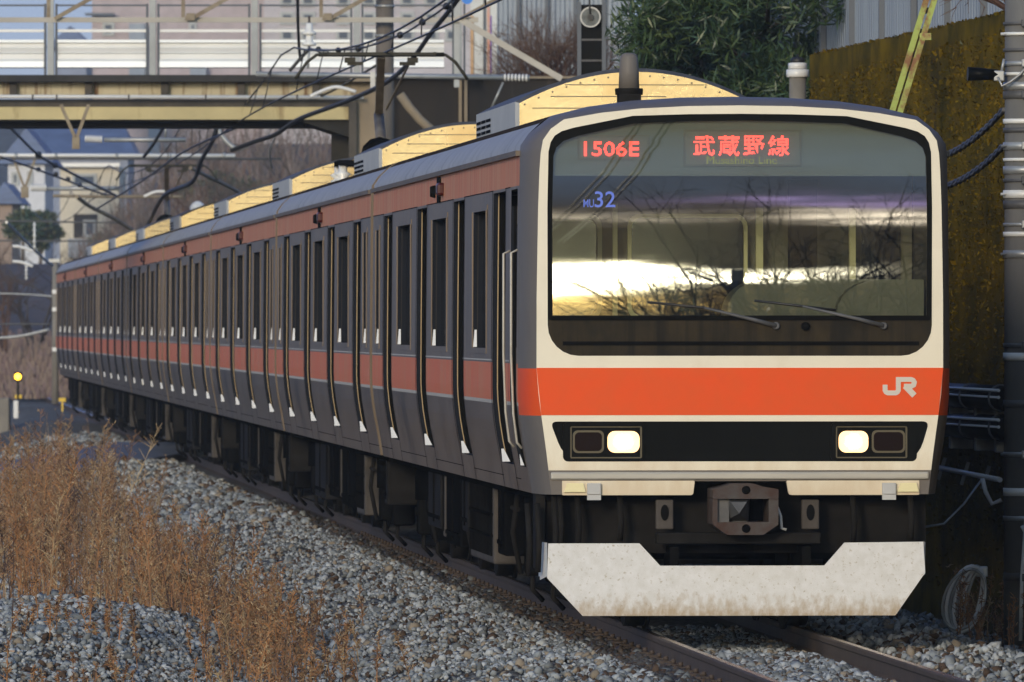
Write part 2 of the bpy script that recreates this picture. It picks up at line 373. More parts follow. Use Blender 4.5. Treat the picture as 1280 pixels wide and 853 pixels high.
def gmat():
    m = mat('ground_soil_and_ballast', (.25, .25, .25), .9, 0, .2, col2=(.17, .155, .14), vscale=.35, bump=.0)
    nt = m.node_tree; n, l = nt.nodes, nt.links; p = n['Principled BSDF']
    t = n.new('ShaderNodeTexCoord'); v = n.new('ShaderNodeTexVoronoi'); v.inputs['Scale'].default_value = 16; l.new(t.outputs['Object'], v.inputs['Vector'])
    r = n.new('ShaderNodeMapRange'); l.new(v.outputs['Distance'], r.inputs[0]); r.inputs[2].default_value = .6; r.inputs[3].default_value = 1.25; r.inputs[4].default_value = .45
    mx = n.new('ShaderNodeMix'); mx.data_type = 'RGBA'; mx.blend_type = 'MULTIPLY'; mx.inputs[0].default_value = 1
    old = p.inputs['Base Color'].links[0].from_socket; l.new(old, mx.inputs[6]); l.new(r.outputs[0], mx.inputs[7]); l.new(mx.outputs[2], p.inputs['Base Color'])
    b = n.new('ShaderNodeBump'); b.inputs['Distance'].default_value = .03; b.invert = True; l.new(v.outputs['Distance'], b.inputs['Height']); l.new(b.outputs[0], p.inputs['Normal'])
    return m
M['ground'] = gmat()
us = np.unique(np.concatenate([[-900, -400, -150, -80, -45, -30, -20], np.arange(-12, 12.01, .3), [16, 22, 30, 60, 150, 400, 900]]))
ss = np.unique(np.concatenate([[-400, -200, -100, -60], np.arange(-30, 110, .5), np.arange(110, 320, 3), np.arange(320, 800, 12), [1000, 1500, 2500]]))
U, S = np.meshgrid(us, ss); Z = ground_z(U, S)
X = T0.x + U * TE.x + S * TD.x; Y = T0.y + U * TE.y + S * TD.y
V = np.stack([X, Y, Z], -1).reshape(-1, 3); nu, ns = len(us), len(ss)
ii = (np.arange(ns - 1)[:, None] * nu + np.arange(nu - 1)[None, :]).ravel()
np_mesh('ground', V, np.stack([ii, ii + 1, ii + nu + 1, ii + nu], -1), M['ground'], kind='structure')

# loose ballast stones, real geometry where they can be made out
def stone_cloud(name, u, s, size, mats, seed, sink=.25, **k):
    g = np.random.default_rng(seed); N = len(u)
    t = (1 + 5**.5) / 2
    iv = np.array([(-1,t,0),(1,t,0),(-1,-t,0),(1,-t,0),(0,-1,t),(0,1,t),(0,-1,-t),(0,1,-t),(t,0,-1),(t,0,1),(-t,0,-1),(-t,0,1)]); iv /= np.linalg.norm(iv[0])
    fc = np.array([(0,11,5),(0,5,1),(0,1,7),(0,7,10),(0,10,11),(1,5,9),(5,11,4),(11,10,2),(10,7,6),(7,1,8),(3,9,4),(3,4,2),(3,2,6),(3,6,8),(3,8,9),(4,9,5),(2,4,11),(6,2,10),(8,6,7),(9,8,1)])
    P = iv[None] * (1 + g.uniform(-.42, .30, (N, 12, 1)))
    P = P * np.stack([g.uniform(.75, 1.3, N), g.uniform(.75, 1.3, N), g.uniform(.5, .95, N)], -1)[:, None, :]
    q = g.normal(size=(N, 4)); q[:, 1:3] *= .45; q /= np.linalg.norm(q, axis=1)[:, None]
    w, x, y, z = q.T
    Rm = np.stack([np.stack([1-2*(y*y+z*z), 2*(x*y-z*w), 2*(x*z+y*w)], -1), np.stack([2*(x*y+z*w), 1-2*(x*x+z*z), 2*(y*z-x*w)], -1), np.stack([2*(x*z-y*w), 2*(y*z+x*w), 1-2*(x*x+y*y)], -1)], 1)
    P = np.einsum('nij,nkj->nki', Rm, P) * (size / 2)[:, None, None]
    zc = ground_z(u, s) + size * sink
    C = np.stack([T0.x + u * TE.x + s * TD.x, T0.y + u * TE.y + s * TD.y, zc], -1)
    Vv = (P + C[:, None, :]).reshape(-1, 3); F = (fc[None] + (np.arange(N) * 12)[:, None, None]).reshape(-1, 3)
    mi = np.repeat(g.choice(len(mats), N, p=[.30, .27, .19, .12, .12][:len(mats)]), 20)
    return np_mesh(name, Vv, F, mats, midx=mi, **k)
SM = [mat('stone_grey', (.235, .255, .272), .85, 0, .25, var=.2, vscale=9), mat('stone_pale', (.36, .38, .40), .85, 0, .25, var=.2, vscale=9), mat('stone_dark', (.135, .145, .152), .85, 0, .25, var=.25, vscale=9),
      mat('stone_tan', (.24, .20, .155), .85, 0, .25, var=.2, vscale=9), mat('stone_brown', (.075, .05, .036), .85, 0, .2, var=.2, vscale=9)]
SMD = [mat('oily_stone', (.055, .052, .05), .7, 0, .4, var=.3, vscale=9), mat('oily_stone_brown', (.06, .045, .035), .7, 0, .4, var=.3, vscale=9), mat('oily_stone_black', (.03, .03, .032), .6, 0, .5, var=.3, vscale=9), SM[2], SM[4]]
g = np.random.default_rng(11)
def scatter(n, u0, u1, s0, s1, near=0.0):
    s = s0 + (s1 - s0) * g.random(n)**(1 + near); return u0 + (u1 - u0) * g.random(n), s
# left shoulder and flat, right shoulder, between the rails at the front
uu, ss_ = scatter(95000, -4.6, -.93, -13, 62, .9)
stone_cloud('track_ballast', uu, ss_, np.clip(g.lognormal(math.log(.034), .34, len(uu)), .022, .11), SM, 1, kind='stuff')
uu, ss_ = scatter(13000, 1.0, 3.4, -13, 26, .4)
stone_cloud('track_ballast', uu, ss_, np.clip(g.lognormal(math.log(.048), .30, len(uu)), .025, .11), SM, 2, kind='stuff')
uu, ss_ = scatter(7000, -.48, .48, -13, 6, .1)
stone_cloud('track_ballast', uu, ss_, np.clip(g.lognormal(math.log(.046), .28, len(uu)), .025, .1), SM, 3, sink=.05, kind='stuff')
uu, ss_ = scatter(6500, -.95, -.66, -13, 60, .5)
stone_cloud('oily_ballast', uu, ss_, np.clip(g.lognormal(math.log(.05), .28, len(uu)), .03, .1), SMD, 4, sink=.05, kind='stuff')
uu, ss_ = scatter(15000, -4.6, -.85, 45, 135, .4)
stone_cloud('track_ballast', uu, ss_, np.clip(g.lognormal(math.log(.075), .28, len(uu)), .04, .14), SM, 8, kind='stuff')
# the heap
n = 26000; a = g.random(n) * 2 * math.pi; rr = np.sqrt(g.random(n)) * 1.25
Xh = -3.35 + np.cos(a) * rr * 1.5; Yh = 72.0 + np.sin(a) * rr * 5.0
uh = (Xh - T0.x) * TE.x + (Yh - T0.y) * TE.y; sh = (Xh - T0.x) * TD.x + (Yh - T0.y) * TD.y
stone_cloud('ballast_heap', uh, sh, np.clip(g.lognormal(math.log(.033), .34, n), .018, .12), SM, 5, kind='stuff')
# ground left of the heap and behind it
uu, ss_ = scatter(9000, -9, -4.2, -6, 40, .6)
stone_cloud('loose_gravel', uu, ss_, np.clip(g.lognormal(math.log(.06), .3, len(uu)), .03, .12), SM, 6, kind='stuff')

# ------------------------------------------------------------------ rails
def rail_prof():
    half = [(.0625, -.153), (.0625, -.141), (.012, -.122), (.009, -.05), (.030, -.038), (.0325, -.010), (.022, 0)]
    return half + [(-x, z) for x, z in half[::-1]]
def make_rail(u, label):
    pr = rail_prof(); mb = MB(); n = len(pr); S_ = [-60] + list(np.arange(-50, 360, 10.0))
    for s in S_:
        mb.v += [tuple(TW(u + x, s, z)) for x, z in pr]
    for i in range(len(S_) - 1):
        for k in range(n):
            k2 = (k + 1) % n; mb.cm = 1 if k == 6 else 0
            mb.face((i*n + k, i*n + k2, (i+1)*n + k2, (i+1)*n + k))
    return mb.build('rail', [M['rail_side'], M['rail_top']], label=label, cat='rail', group='rails under the train')
rl = make_rail(-.566, 'long rusty rail with polished head along the left shoulder, under the train side')
rr_ = make_rail(.566, 'rusty rail with gleaming head emerging at lower right, nearer the mossy wall')
clip = MB(); clip.box(-.05, .05, -.045, .045, -.145, -.105, .008); clip.cyl((0, 0, -.105), (0, 0, -.075), .018, n=6); clip.box(-.16, .03, -.09, .09, -.17, -.14, .01)
cl0 = None
for u, sg, par in ((-.566, -1, rl), (.566, 1, rr_)):
    for k in range(88 if sg < 0 else 24):
        p = TW(u + sg * .10, -13 + .58 * k)
        if cl0 is None: c_ = cl0 = clip.build('rail_clip', M['rail_side'])
        else: c_ = cl0.copy(); COL.objects.link(c_)
        c_.location = p; c_.rotation_euler = (0, 0, TH if sg < 0 else TH + math.pi); c_.parent = par

# ------------------------------------------------------------------ the train
WP = [(.955, 1.377), (1.03, 1.389), (1.13, 1.405), (1.3, 1.438), (1.42, 1.457), (1.55, 1.470), (1.575, 1.472), (1.65, 1.475), (1.84, 1.475), (2.3, 1.472), (2.93, 1.466), (3.04, 1.465), (3.06, 1.465), (3.27, 1.462)]
WZ = [p[0] for p in WP]; WX = [p[1] for p in WP]
def hw(z): return float(np.interp(z, WZ, WX))
ZB = sorted(set(WZ + [1.27, 1.86, 1.94, 2.09, 2.0]))
ROOF = [(1.462, 3.27), (1.455, 3.335), (1.40, 3.415), (1.325, 3.485), (1.25, 3.535), (1.0, 3.598), (.7, 3.64), (.35, 3.662), (0, 3.668)]
BM = ['side_low', 'side', 'band_top', 'band_belt', 'pale_strip', 'groove', 'roof', 'shoulder', 'gutter', 'door', 'rubber', 'jamb', 'sill', 'glass_dark']
BI = {k: i for i, k in enumerate(BM)}
def band(z):
    if z > 3.06: return 'band_top'
    if 1.575 < z < 1.84: return 'band_belt'
    if 1.55 < z < 1.575: return 'pale_strip'
    return 'side' if z > 1.55 else 'side_low'
def shell_cells(mb, sg, y0, y1, opens):
    ys = sorted(set([y0, y1] + [a for o in opens for a in o[:2] if y0 < a < y1]))
    for i in range(len(ys) - 1):
        ym = (ys[i] + ys[i+1]) / 2
        for j in range(len(ZB) - 1):
            zm = (ZB[j] + ZB[j+1]) / 2
            if any(o[0] < ym < o[1] and o[2] < zm < o[3] for o in opens): continue
            mb.cm = BI[band(zm)]
            a, b = sg * hw(ZB[j]), sg * hw(ZB[j+1])
            q = [(a, ys[i], ZB[j]), (a, ys[i+1], ZB[j]), (b, ys[i+1], ZB[j+1]), (b, ys[i], ZB[j+1])]
            mb.add(q if sg > 0 else q[::-1], [(0, 1, 2, 3)])
def opening(mb, sg, ya, yb, za, zb, dep, leaf, jambs, foot):
    """reveals of an opening cut into the side, plus what closes it"""
    zz = [z for z in ZB if za <= z <= zb]
    for j in range(len(zz) - 1):
        z0, z1 = zz[j], zz[j+1]
        d = 0
        for (w, mk) in jambs:
            mb.cm = BI[mk]
            for y in (ya, yb):
                mb.add([(sg*(hw(z0)-d), y, z0), (sg*(hw(z0)-d-w), y, z0), (sg*(hw(z1)-d-w), y, z1), (sg*(hw(z1)-d), y, z1)], [(0, 1, 2, 3)])
            d += w
        mb.cm = BI[leaf]
        mb.add([(sg*(hw(z0)-dep), ya, z0), (sg*(hw(z0)-dep), yb, z0), (sg*(hw(z1)-dep), yb, z1), (sg*(hw(z1)-dep), ya, z1)], [(0, 1, 2, 3)])
    mb.cm = BI['rubber']
    for z in (za, zb):
        mb.add([(sg*hw(z), ya, z), (sg*hw(z), yb, z), (sg*(hw(z)-dep), yb, z), (sg*(hw(z)-dep), ya, z)], [(0, 1, 2, 3)])
    mb.cm = BI['sill']; h, r = foot  # pale wedge painted as a sky glint at the foot of the opening
    w0 = .66 if za < 1.5 else .40
    mb.add([(sg*hw(za), yb - r, za + .004), (sg*(hw(za)-dep*w0), yb - r, za + .004), (sg*(hw(za+h*.35)-dep*w0*.8), yb - .006, za + h*.35), (sg*(hw(za+h)-dep*(.36 if za < 1.5 else w0)), yb - .003, za + h), (sg*(hw(za+h)-.012), yb - .003, za + h)], [(0, 1, 2, 3, 4)])
DOOR_J = [(.033, 'rubber'), (.008, 'jamb'), (.044, 'groove')]
WIN_J = [(.030, 'rubber'), (.006, 'door'), (.034, 'rubber')]

def car_doors(root, sg, doors, as_parts, mb_body):
    for yc in doors:
        mb = MB() if as_parts else mb_body
        if as_parts: mb.cm = 0
        opening(mb, sg, yc - .65, yc + .65, 1.13, 3.04, .085, 'door', DOOR_J, (.095, .04))
        mb.cm = BI['groove']
        x = sg * (hw(2.3) - .082); mb.add([(x, yc - .012, 1.2), (x, yc + .012, 1.2), (x, yc + .012, 3.0), (x, yc - .012, 3.0)], [(0, 1, 2, 3)])
        # seams where the door pocket panels meet the wall
        for yy in (yc - .72, yc + .72):
            zz = [z for z in ZB if z <= 3.06]
            for j in range(len(zz) - 1):
                a, b = sg * (hw(zz[j]) + .003), sg * (hw(zz[j+1]) + .003)
                mb.add([(a, yy - .018, zz[j]), (a, yy + .018, zz[j]), (b, yy + .018, zz[j+1]), (b, yy - .018, zz[j+1])], [(0, 1, 2, 3)])
        if as_parts:
            d = mb.build('door', [M[k] for k in BM], root)
            gl = MB()
            for q in (-.33, .33): gl.box(min(sg*1.389, sg*1.392), max(sg*1.389, sg*1.392), yc + q - .22, yc + q + .22, 1.95, 2.85)
            gl.build('door_window', M['glass_dark'], d)
def car_windows(root, sg, wins, as_parts, mb_body):
    for ya, yb in wins:
        mb = MB() if as_parts else mb_body
        opening(mb, sg, ya, yb, 1.94, 2.93, .07, 'glass_dark', WIN_J, (.13, .04))
        x = sg * (hw(2.9) + .003)
        # thin raised frame
        mb.cm = BI['side']
        for (a0, a1, z0, z1) in ((ya - .03, yb + .03, 2.93, 2.97), (ya - .03, yb + .03, 1.90, 1.94), (ya - .03, ya, 1.94, 2.93), (yb, yb + .03, 1.94, 2.93)):
            xa, xb = sg * (hw(z0) - .004), sg * (hw(z0) + .006); mb.box(min(xa, xb), max(xa, xb), a0, a1, z0, z1)
        if yb - ya > 1:
            mb.cm = BI['rubber']; xm = sg * (hw(2.4) - .06); mb.box(min(xm, xm + sg*.012), max(xm, xm + sg*.012), (ya+yb)/2 - .02, (ya+yb)/2 + .02, 1.95, 2.92)
        if as_parts: mb.build('window', [M[k] for k in BM], root)

def roof_shell(mb, y0, y1):
    full = [(-x, z) for x, z in ROOF] + ROOF[::-1][1:]
    b = len(mb.v); n = len(full)
    for y in (y0, y1): mb.v += [(x, y, z) for x, z in full]
    for k in range(n - 1):
        mx_ = min(abs(full[k][0]), abs(full[k+1][0])); mb.cm = BI['shoulder'] if mx_ >= 1.32 else BI['roof']
        mb.face((b + k, b + k + 1, b + n + k + 1, b + n + k), True)
    mb.cm = BI['gutter']
    for sg in (-1, 1):
        xa, xb = sg * 1.455, sg * 1.492; mb.box(min(xa, xb), max(xa, xb), y0, y1, 3.262, 3.298)
def end_wall(mb, y):
    pts = [(x, z) for z, x in zip(WZ, WX)] + ROOF[1:]; pts = pts + [(-x, z) for x, z in pts[::-1] if x > 0]
    b = len(mb.v); mb.v += [(x, y, z) for x, z in pts]; mb.cm = BI['side']; mb.face(range(b, b + len(pts)))
def ac_unit(root, y0, y1, grille=True):
    def arc(y, inset=0.0): 
        xs = np.linspace(-.93 + inset, .93 - inset, 21); return [(float(x), y, 4.085 - inset - .30 * float(x)**2) for x in xs]
    mb = MB(); mb.cm = 0
    for ya, yb, i0, i1 in ((y0, y0 + .05, .03, 0), (y0 + .05, y1 - .05, 0, 0), (y1 - .05, y1, 0, .03)):
        A, B = arc(ya, i0), arc(yb, i1); A = [(A[0][0], ya, 3.55)] + A + [(A[-1][0], ya, 3.55)]; B = [(B[0][0], yb, 3.55)] + B + [(B[-1][0], yb, 3.55)]
        b = len(mb.v); mb.v += A + B; n = len(A)
        for k in range(n - 1):
            mb.cm = 1 if k in (0, n - 2) else 2; mb.face((b + k, b + k + 1, b + n + k + 1, b + n + k))
    A = arc(y0, .03); A = [(A[0][0], y0, 3.55)] + A + [(A[-1][0], y0, 3.55)]; b = len(mb.v); mb.v += A; mb.cm = 0; mb.face(range(b, b + len(A)))
    A = arc(y1, .03); A = [(A[0][0], y1, 3.55)] + A + [(A[-1][0], y1, 3.55)]; b = len(mb.v); mb.v += A; mb.face(range(b, b + len(A)))
    o = mb.build('air_conditioner', [M['ac_metal'], M['ac_side'], M['steel_d']], root)
    s = MB()
    for z, w in ((3.955, .55), (3.865, .66), (3.775, .80)): s.box(-w, w if z > 3.9 else w * .35, y0 - .006, y0 + .01, z - .0035, z + .0035)
    for k in range(17):
        x = -.86 + k * .1075; z = 4.06 - .30 * x * x; s.cyl((x, y0 - .008, z - .035), (x, y0 + .01, z - .035), .008, n=6)
    s.build('seam', M['bar_brown'], o)
    v = MB()
    for sg in (-1,):
        for r in range(4):
            for c in range(3):
                xa = sg * .932; v.box(min(xa, xa + sg*.004), max(xa, xa + sg*.004), y1 - 1.9 + c*.62, y1 - 1.9 + c*.62 + .5, 3.60 + r * .045, 3.623 + r * .045)
    v.build('louver', M['groove'], o)
def bogie(root, yc):
    mb = MB()
    for sg in (-1, 1):
        x = sg * .98; mb.box(min(x, x + sg*.14), max(x, x + sg*.14), yc - 1.45, yc + 1.45, .50, .68, .02)
        for q in (-1.05, 1.05): mb.box(min(x, x + sg*.2), max(x, x + sg*.2), yc + q - .17, yc + q + .17, .30, .62, .03)
        mb.cyl((sg*1.02, yc, .62), (sg*1.02, yc, .93), .24)
    mb.box(-.95, .95, yc - .3, yc + .3, .45, .75)
    o = mb.build('bogie', M['under'], root)
    for q in (-1.05, 1.05):
        for sg in (-1, 1):
            w = MB(); x = sg * .5; w.cyl((x, yc + q, .43), (x + sg*.14, yc + q, .43), .43, n=24); w.cyl((x - sg*.03, yc + q, .43), (x, yc + q, .43), .455, n=24)
            w.build('wheel', M['under2'], o)
def underfloor(root, lead):
    b = MB(); b.box(-1.3, 1.3, .3, 19.7, .90, .99); b.box(-.12, .12, .3, 19.7, .55, .9)
    b.build('underframe', M['under'], root)
    bogie(root, 3.1); bogie(root, 16.9)
    spec = [(5.0, 5.7, .42, 'under'), (6.2, 8.9, .33, 'under3'), (9.3, 10.0, .50, 'under2'), (10.3, 12.1, .36, 'under'), (12.3, 12.5, .4, 'under3'), (12.9, 14.6, .45, 'under2')]
    if not lead: spec = [(1.0, 1.35, .5, 'under2'), (4.9, 6.3, .33, 'under3'), (6.6, 9.2, .36, 'under'), (9.5, 9.62, .42, 'under3'), (9.9, 11.8, .4, 'under'), (12.1, 12.3, .45, 'under2'), (12.6, 14.9, .34, 'under2')]
    for ya, yb, z, mk in spec:
        m_ = MB(); m_.box(-1.28, 1.28, ya, yb, z, .93, .02); m_.cm = 1
        if mk == 'under3' and yb - ya > 1:
            k = ya + .12
            while k < yb - .1:
                m_.box(-1.295, -1.27, k, k + .05, z + .06, .9); k += .19
            for zz in (z + .2, z + .36): m_.box(-1.30, -1.28, ya + .05, yb - .05, zz, zz + .02)
        else:
            m_.box(-1.292, -1.27, ya + .06, yb - .06, z + .08, z + .11); m_.box(-1.292, -1.27, (ya+yb)/2 - .02, (ya+yb)/2 + .02, z + .05, .9)
        m_.build('equipment_box', [M[mk], M['under']], root)
    t = MB()
    for sg in (-1,):
        t.tube([TWl(-1.22, y, .80 + .03 * math.sin(y)) for y in np.linspace(4.4, 15.2, 14)], .018, 6)
        for y in (4.6, 9.15, 10.15, 12.7, 15.1): t.tube([(-1.2, y, .93), (-1.24, y + .02, .6), (-1.18, y + .05, .3)], .022, 6)
        for y in (2.05, 4.15, 15.85, 17.95): t.tube([(-1.12, y, .5), (-1.13, y, .2), (-1.05, y + .1, .12)], .02, 6)
    t.build('cable', M['under2'], root)
def TWl(x, y, z): return (x, y, z)
def side_lamp(root, y):
    m_ = MB(); m_.box(-1.485, -1.45, y - .20, y + .02, 3.055, 3.255, .004); m_.build('lamp_slot', M['groove'], root)
    m_ = MB(); m_.box(-1.515, -1.45, y - .56, y - .36, 3.105, 3.205, .02); m_.build('side_lamp', M['red_lens'], root)
    m_ = MB(); m_.lathe((-1.46, y + .55, 3.15), [(.04, -.045), (.05, -.02), (.05, 0)], 'x'); m_.build('speaker', M['groove'], root)

def make_car(lead=False):
    label = None
    root = empty('train_car')
    y0 = .55 if lead else .22; y1 = 19.78
    doors = [2.65, 7.35, 12.25, 17.35] if lead else [2.6, 7.53, 12.47, 17.4]
    wins = [(3.98, 5.55), (8.78, 10.75), (13.75, 15.75), (18.62, 19.2)] if lead else [(.80, 1.38), (4.08, 6.05), (9.02, 10.98), (13.95, 15.92), (18.62, 19.2)]
    body = MB()
    for sg in (-1, 1):
        op = [(y - .65, y + .65, 1.13, 3.04) for y in doors] + [(a, b_, 1.94, 2.93) for a, b_ in wins]
        if lead: op = op + [(.72, 1.38, 1.13, 3.0)]
        shell_cells(body, sg, y0, y1, op)
        if sg > 0: car_doors(root, sg, doors, False, body); car_windows(root, sg, wins, False, body)
        # thin bright line along the top of the belt band, and a seam near the sill
        body.cm = BI['pale_strip']; 
        for (za, zb, mk) in ((1.852, 1.862, 'pale_strip'), (1.036, 1.042, 'groove'), (3.055, 3.062, 'groove')):
            body.cm = BI[mk]; ys = [y0] + [v for d in doors for v in (d - .65, d + .65)] + [y1]
            if lead: ys = [1.45] + ys[1:]
            for a, b_ in zip(ys[::2], ys[1::2]):
                x = sg * (hw(za) + .002); body.add([(x, a, za), (x, b_, za), (x, b_, zb), (x, a, zb)], [(0, 1, 2, 3)])
    roof_shell(body, y0, y1)
    if not lead: end_wall(body, y0)
    end_wall(body, y1)
    body.build('body', [M[k] for k in BM], root)
    car_doors(root, -1, doors, True, None); car_windows(root, -1, wins, True, None)
    side_lamp(root, 9.9)
    ac_unit(root, 9.0, 13.9)
    underfloor(root, lead)
    gm = MB(); gm.box(-.5, .5, 19.78, 20.22, 1.1, 3.2); gm.build('gangway', M['rubber'], root)
    return root
def pantograph(root, y):
    m_ = MB()
    m_.tube([(-.72, y, 5.205), (.72, y, 5.205)], .03, 6)
    m_.box(-.62, .62, y - .14, y - .10, 5.19, 5.225); m_.box(-.62, .62, y + .10, y + .14, 5.19, 5.225)
    for sg in (-1, 1): m_.tube([(sg*.60, y, 5.22), (sg*.74, y, 5.20), (sg*.85, y, 5.12), (sg*.95, y, 4.98), (sg*.99, y, 4.92)], .020, 6)
    for sg in (-1, 1): m_.box(sg*.36 - .06, sg*.36 + .06, y - .05, y + .05, 5.11, 5.17); m_.box(sg*.30 - .09, sg*.30 + .09, y - .03, y + .03, 5.08, 5.12)
    h = m_.build('pantograph', M['panto'], root)
    a = MB(); a.bar((0, y, 5.19), (.05, y + 1.5, 4.55), .09, .07); a.tube([(.05, y + 1.5, 4.55), (.02, y + .1, 3.98)], .06, 8); a.bar((.32, y, 5.1), (.12, y + 1.2, 4.6), .02, .02)
    a.build('pantograph_arm', M['bar_brown'], h)
    b = MB(); b.box(-.5, .5, y - .3, y + .9, 3.93, 3.99); b.cyl((0, y - .1, 4.0), (0, y + .4, 4.05), .22); b.build('pantograph_base', M['under'], h)
    for sx in (-.45, .45):
        for yy in (y - .2, y + .8):
            i_ = MB(); i_.lathe((sx, yy, 3.66), [(.04, 0), (.1, .03), (.05, .06), (.1, .1), (.05, .13), (.1, .17), (.05, .2), (.05, .28)]); i_.build('insulator', M['porcelain'], h)

# --- the leading carriage with its cab
lead = make_car(True)
def FX(px): return (px - 925) / 184.03
def FZ(py): return CAMH + (HOR - py) / 184.03
FH = [(1.377,.955),(1.40,1.10),(1.438,1.3),(1.465,1.49),(1.475,1.62),(1.475,1.81),(1.472,2.3),(1.466,2.9),(1.462,3.15),(1.462,3.27),(1.455,3.335),(1.40,3.415),(1.25,3.535),(1.0,3.598),(.7,3.64),(.35,3.662),(0,3.668)]
FF = [(1.285,.955),(1.298,1.10),(1.32,1.25),(1.353,1.49),(1.37,1.62),(1.386,1.81),(1.385,2.3),(1.375,2.9),(1.366,3.15),(1.358,3.27),(1.342,3.36),(1.29,3.435),(1.20,3.50),(.95,3.545),(.68,3.575),(.35,3.592),(0,3.597)]
def loop(half): return half + [(-x, z) for x, z in half[::-1] if x > 1e-6]
hood = MB(); rings = []
for y, w in ((.56, -.01), (.40, .06), (.27, .18), (.16, .38), (.08, .62), (.03, .85), (0, 1)):
    rings.append([(a[0]*(1-w) + b[0]*w, y, a[1]*(1-w) + b[1]*w) for a, b in zip(loop(FH), loop(FF))])
nn = len(rings[0])
for rg in rings: hood.v += rg
for i in range(len(rings) - 1):
    for k in range(nn - 1):
        zc = min(k, nn - 2 - k); hood.cm = 1 if zc in (3, 4) else 0
        hood.face((i*nn + k, i*nn + k + 1, (i+1)*nn + k + 1, (i+1)*nn + k), True)
hood.build('cab_hood', [M['hood'], M['orange']], lead)
def roundpoly(pts, r, n=6):
    out = []
    for i, p in enumerate(pts):
        p = Vector((p[0], p[1])); a = Vector(pts[i-1][:2]); b = Vector(pts[(i+1) % len(pts)][:2])
        ri = r[i] if isinstance(r, (list, tuple)) else r
        da, db = (a - p).normalized(), (b - p).normalized()
        if ri <= 0: out.append((p.x, p.y)); continue
        for k in range(n + 1):
            t = k / n; q = (p + da*ri)*(1-t)**2 + p*2*t*(1-t) + (p + db*ri)*t*t; out.append((q.x, q.y))
    return out
WS = [(1.10, 1.896)] + [(1.10 + .21*math.sin(R(a)), 2.106 - .21*math.cos(R(a))) for a in (15, 30, 45, 60, 75, 90)] + [(1.312,2.9),(1.305,3.28),(1.29,3.345),(1.262,3.39),(1.215,3.42),(1.13,3.445),(.73,3.525),(.35,3.537),(0,3.54)]
WSL = loop(WS)
LP = roundpoly([(FX(687), FZ(527)), (FX(706), FZ(577)), (FX(1148), FZ(577)), (FX(1163), FZ(527))], [.05, .14, .14, .05])
fz = [p for p in FF if p[1] > 1.12]; CR = [(1.304, 1.119)] + fz
mask = MB(); mask.plate(loop(CR), -.004, .05, [WSL, LP]); mk = mask.build('front_mask', M['cream'], lead)
# orange band across the mask
zb0, zb1 = FZ(519), FZ(460)
ob = MB(); ob.plate([(1.3535, zb0), (1.386, zb1), (-1.386, zb1), (-1.3535, zb0)], -.008, -.001); band_o = ob.build('orange_band', M['orange'], lead)
# lower lip
lo = MB(); lo.plate([(1.285, .955), (1.304, 1.118), (-1.304, 1.118), (-1.285, .955), (-1.20, .955), (-1.18, 1.045), (1.18, 1.045), (1.20, .955)], 0.0, .06); lo.build('lower_apron', M['hood'], lead)
lp_ = MB(); lp_.box(-1.29, 1.29, -.022, .01, 1.055, 1.108, .012); lp_.build('silver_lip', M['silver'], lead)
# windscreen surround: rubber reveal, lower dark panel, glass
rv = MB(); GLH = [(1.275,2.17),(1.278,2.9),(1.27,3.25),(1.25,3.31),(1.2,3.355),(1.1,3.39),(.72,3.475),(.35,3.49),(0,3.495)]; GL = loop(GLH)
rv.plate(WSL, .012, .05, [GL]); rv.build('windscreen_rubber', M['black'], lead)
lpn = [p for p in WS if p[1] < 2.12] + [(1.305, 2.14)]
pn = MB(); pn.plate(lpn + [(-x, z) for x, z in lpn[::-1]], .006, .0115); dark_panel = pn.build('wiper_panel', M['brownblack'], lead)
gv = MB(); gv.box(FX(703), FX(1150), .001, .008, FZ(432), FZ(427)); gv.box(FX(688), FX(1163), -.001, .008, 2.137, 2.158); gv.build('panel_groove', M['groove'], dark_panel)
gl = MB(); gl.plate(GL, .020, .026, walls=False); gl.f = gl.f[::2]; gl.m = gl.m[::2]; gl.sm = gl.sm[::2]; gl.build('windscreen', M['windscreen'], lead)
# cab interior
cab = MB()
cab.cm = 0
cab.box(-1.36, 1.36, .07, 1.75, 1.9, 1.95); cab.box(-1.10, 1.10, .07, 1.75, 3.46, 3.49)
for sg in (-1, 1): cab.box(min(sg*1.40, sg*1.37), max(sg*1.40, sg*1.37), .56, 1.75, 1.9, 3.3)
cab.cm = 1; cab.box(-1.36, 1.36, 1.76, 1.80, 1.9, 3.4)
cab.build('cab_interior', [M['cab_dark'], M['cab_mid']], lead)
fr = MB()
def frame(mb, x0, x1, z0, z1, w, y):
    o_ = rrect(x0, x1, z0, z1, .09); i_ = rrect(x0 + w, x1 - w, z0 + w, z1 - w, .075); mb.plate(o_, y, y + .04, [i_])
frame(fr, FX(694), FX(775), FZ(400), FZ(264), .030, 1.66); frame(fr, FX(808), FX(962), FZ(400), FZ(264), .026, 1.66)
fr.box(FX(788), FX(794), 1.6, 1.66, 1.95, 2.95); fr.box(FX(972), FX(981), 1.6, 1.66, 1.95, 2.92); fr.box(FX(1092), FX(1100), 1.6, 1.66, 2.35, 2.92)
fr.build('cab_window_frame', M['cab_cream'], lead)
bw = MB()
for a, b_ in ((697, 772), (811, 959), (1110, 1160)): bw.box(FX(a), FX(b_), 1.735, 1.758, FZ(398), FZ(268))
bw.build('bulkhead_window', M['glass_dark'], lead)
pl = MB(); pl.box(FX(1004), FX(1038), .9, 1.1, FZ(335), FZ(222)); pl.build('cab_pillar', M['groove'], lead)
cn = MB()
cn.plate([(FX(915), FZ(398))] + [(FX(965) - .27*math.cos(R(a)), FZ(392) + .235*math.sin(R(a))) for a in range(0, 91, 15)] + [(FX(1162), FZ(349)), (FX(1162), FZ(398))], .42, .9)
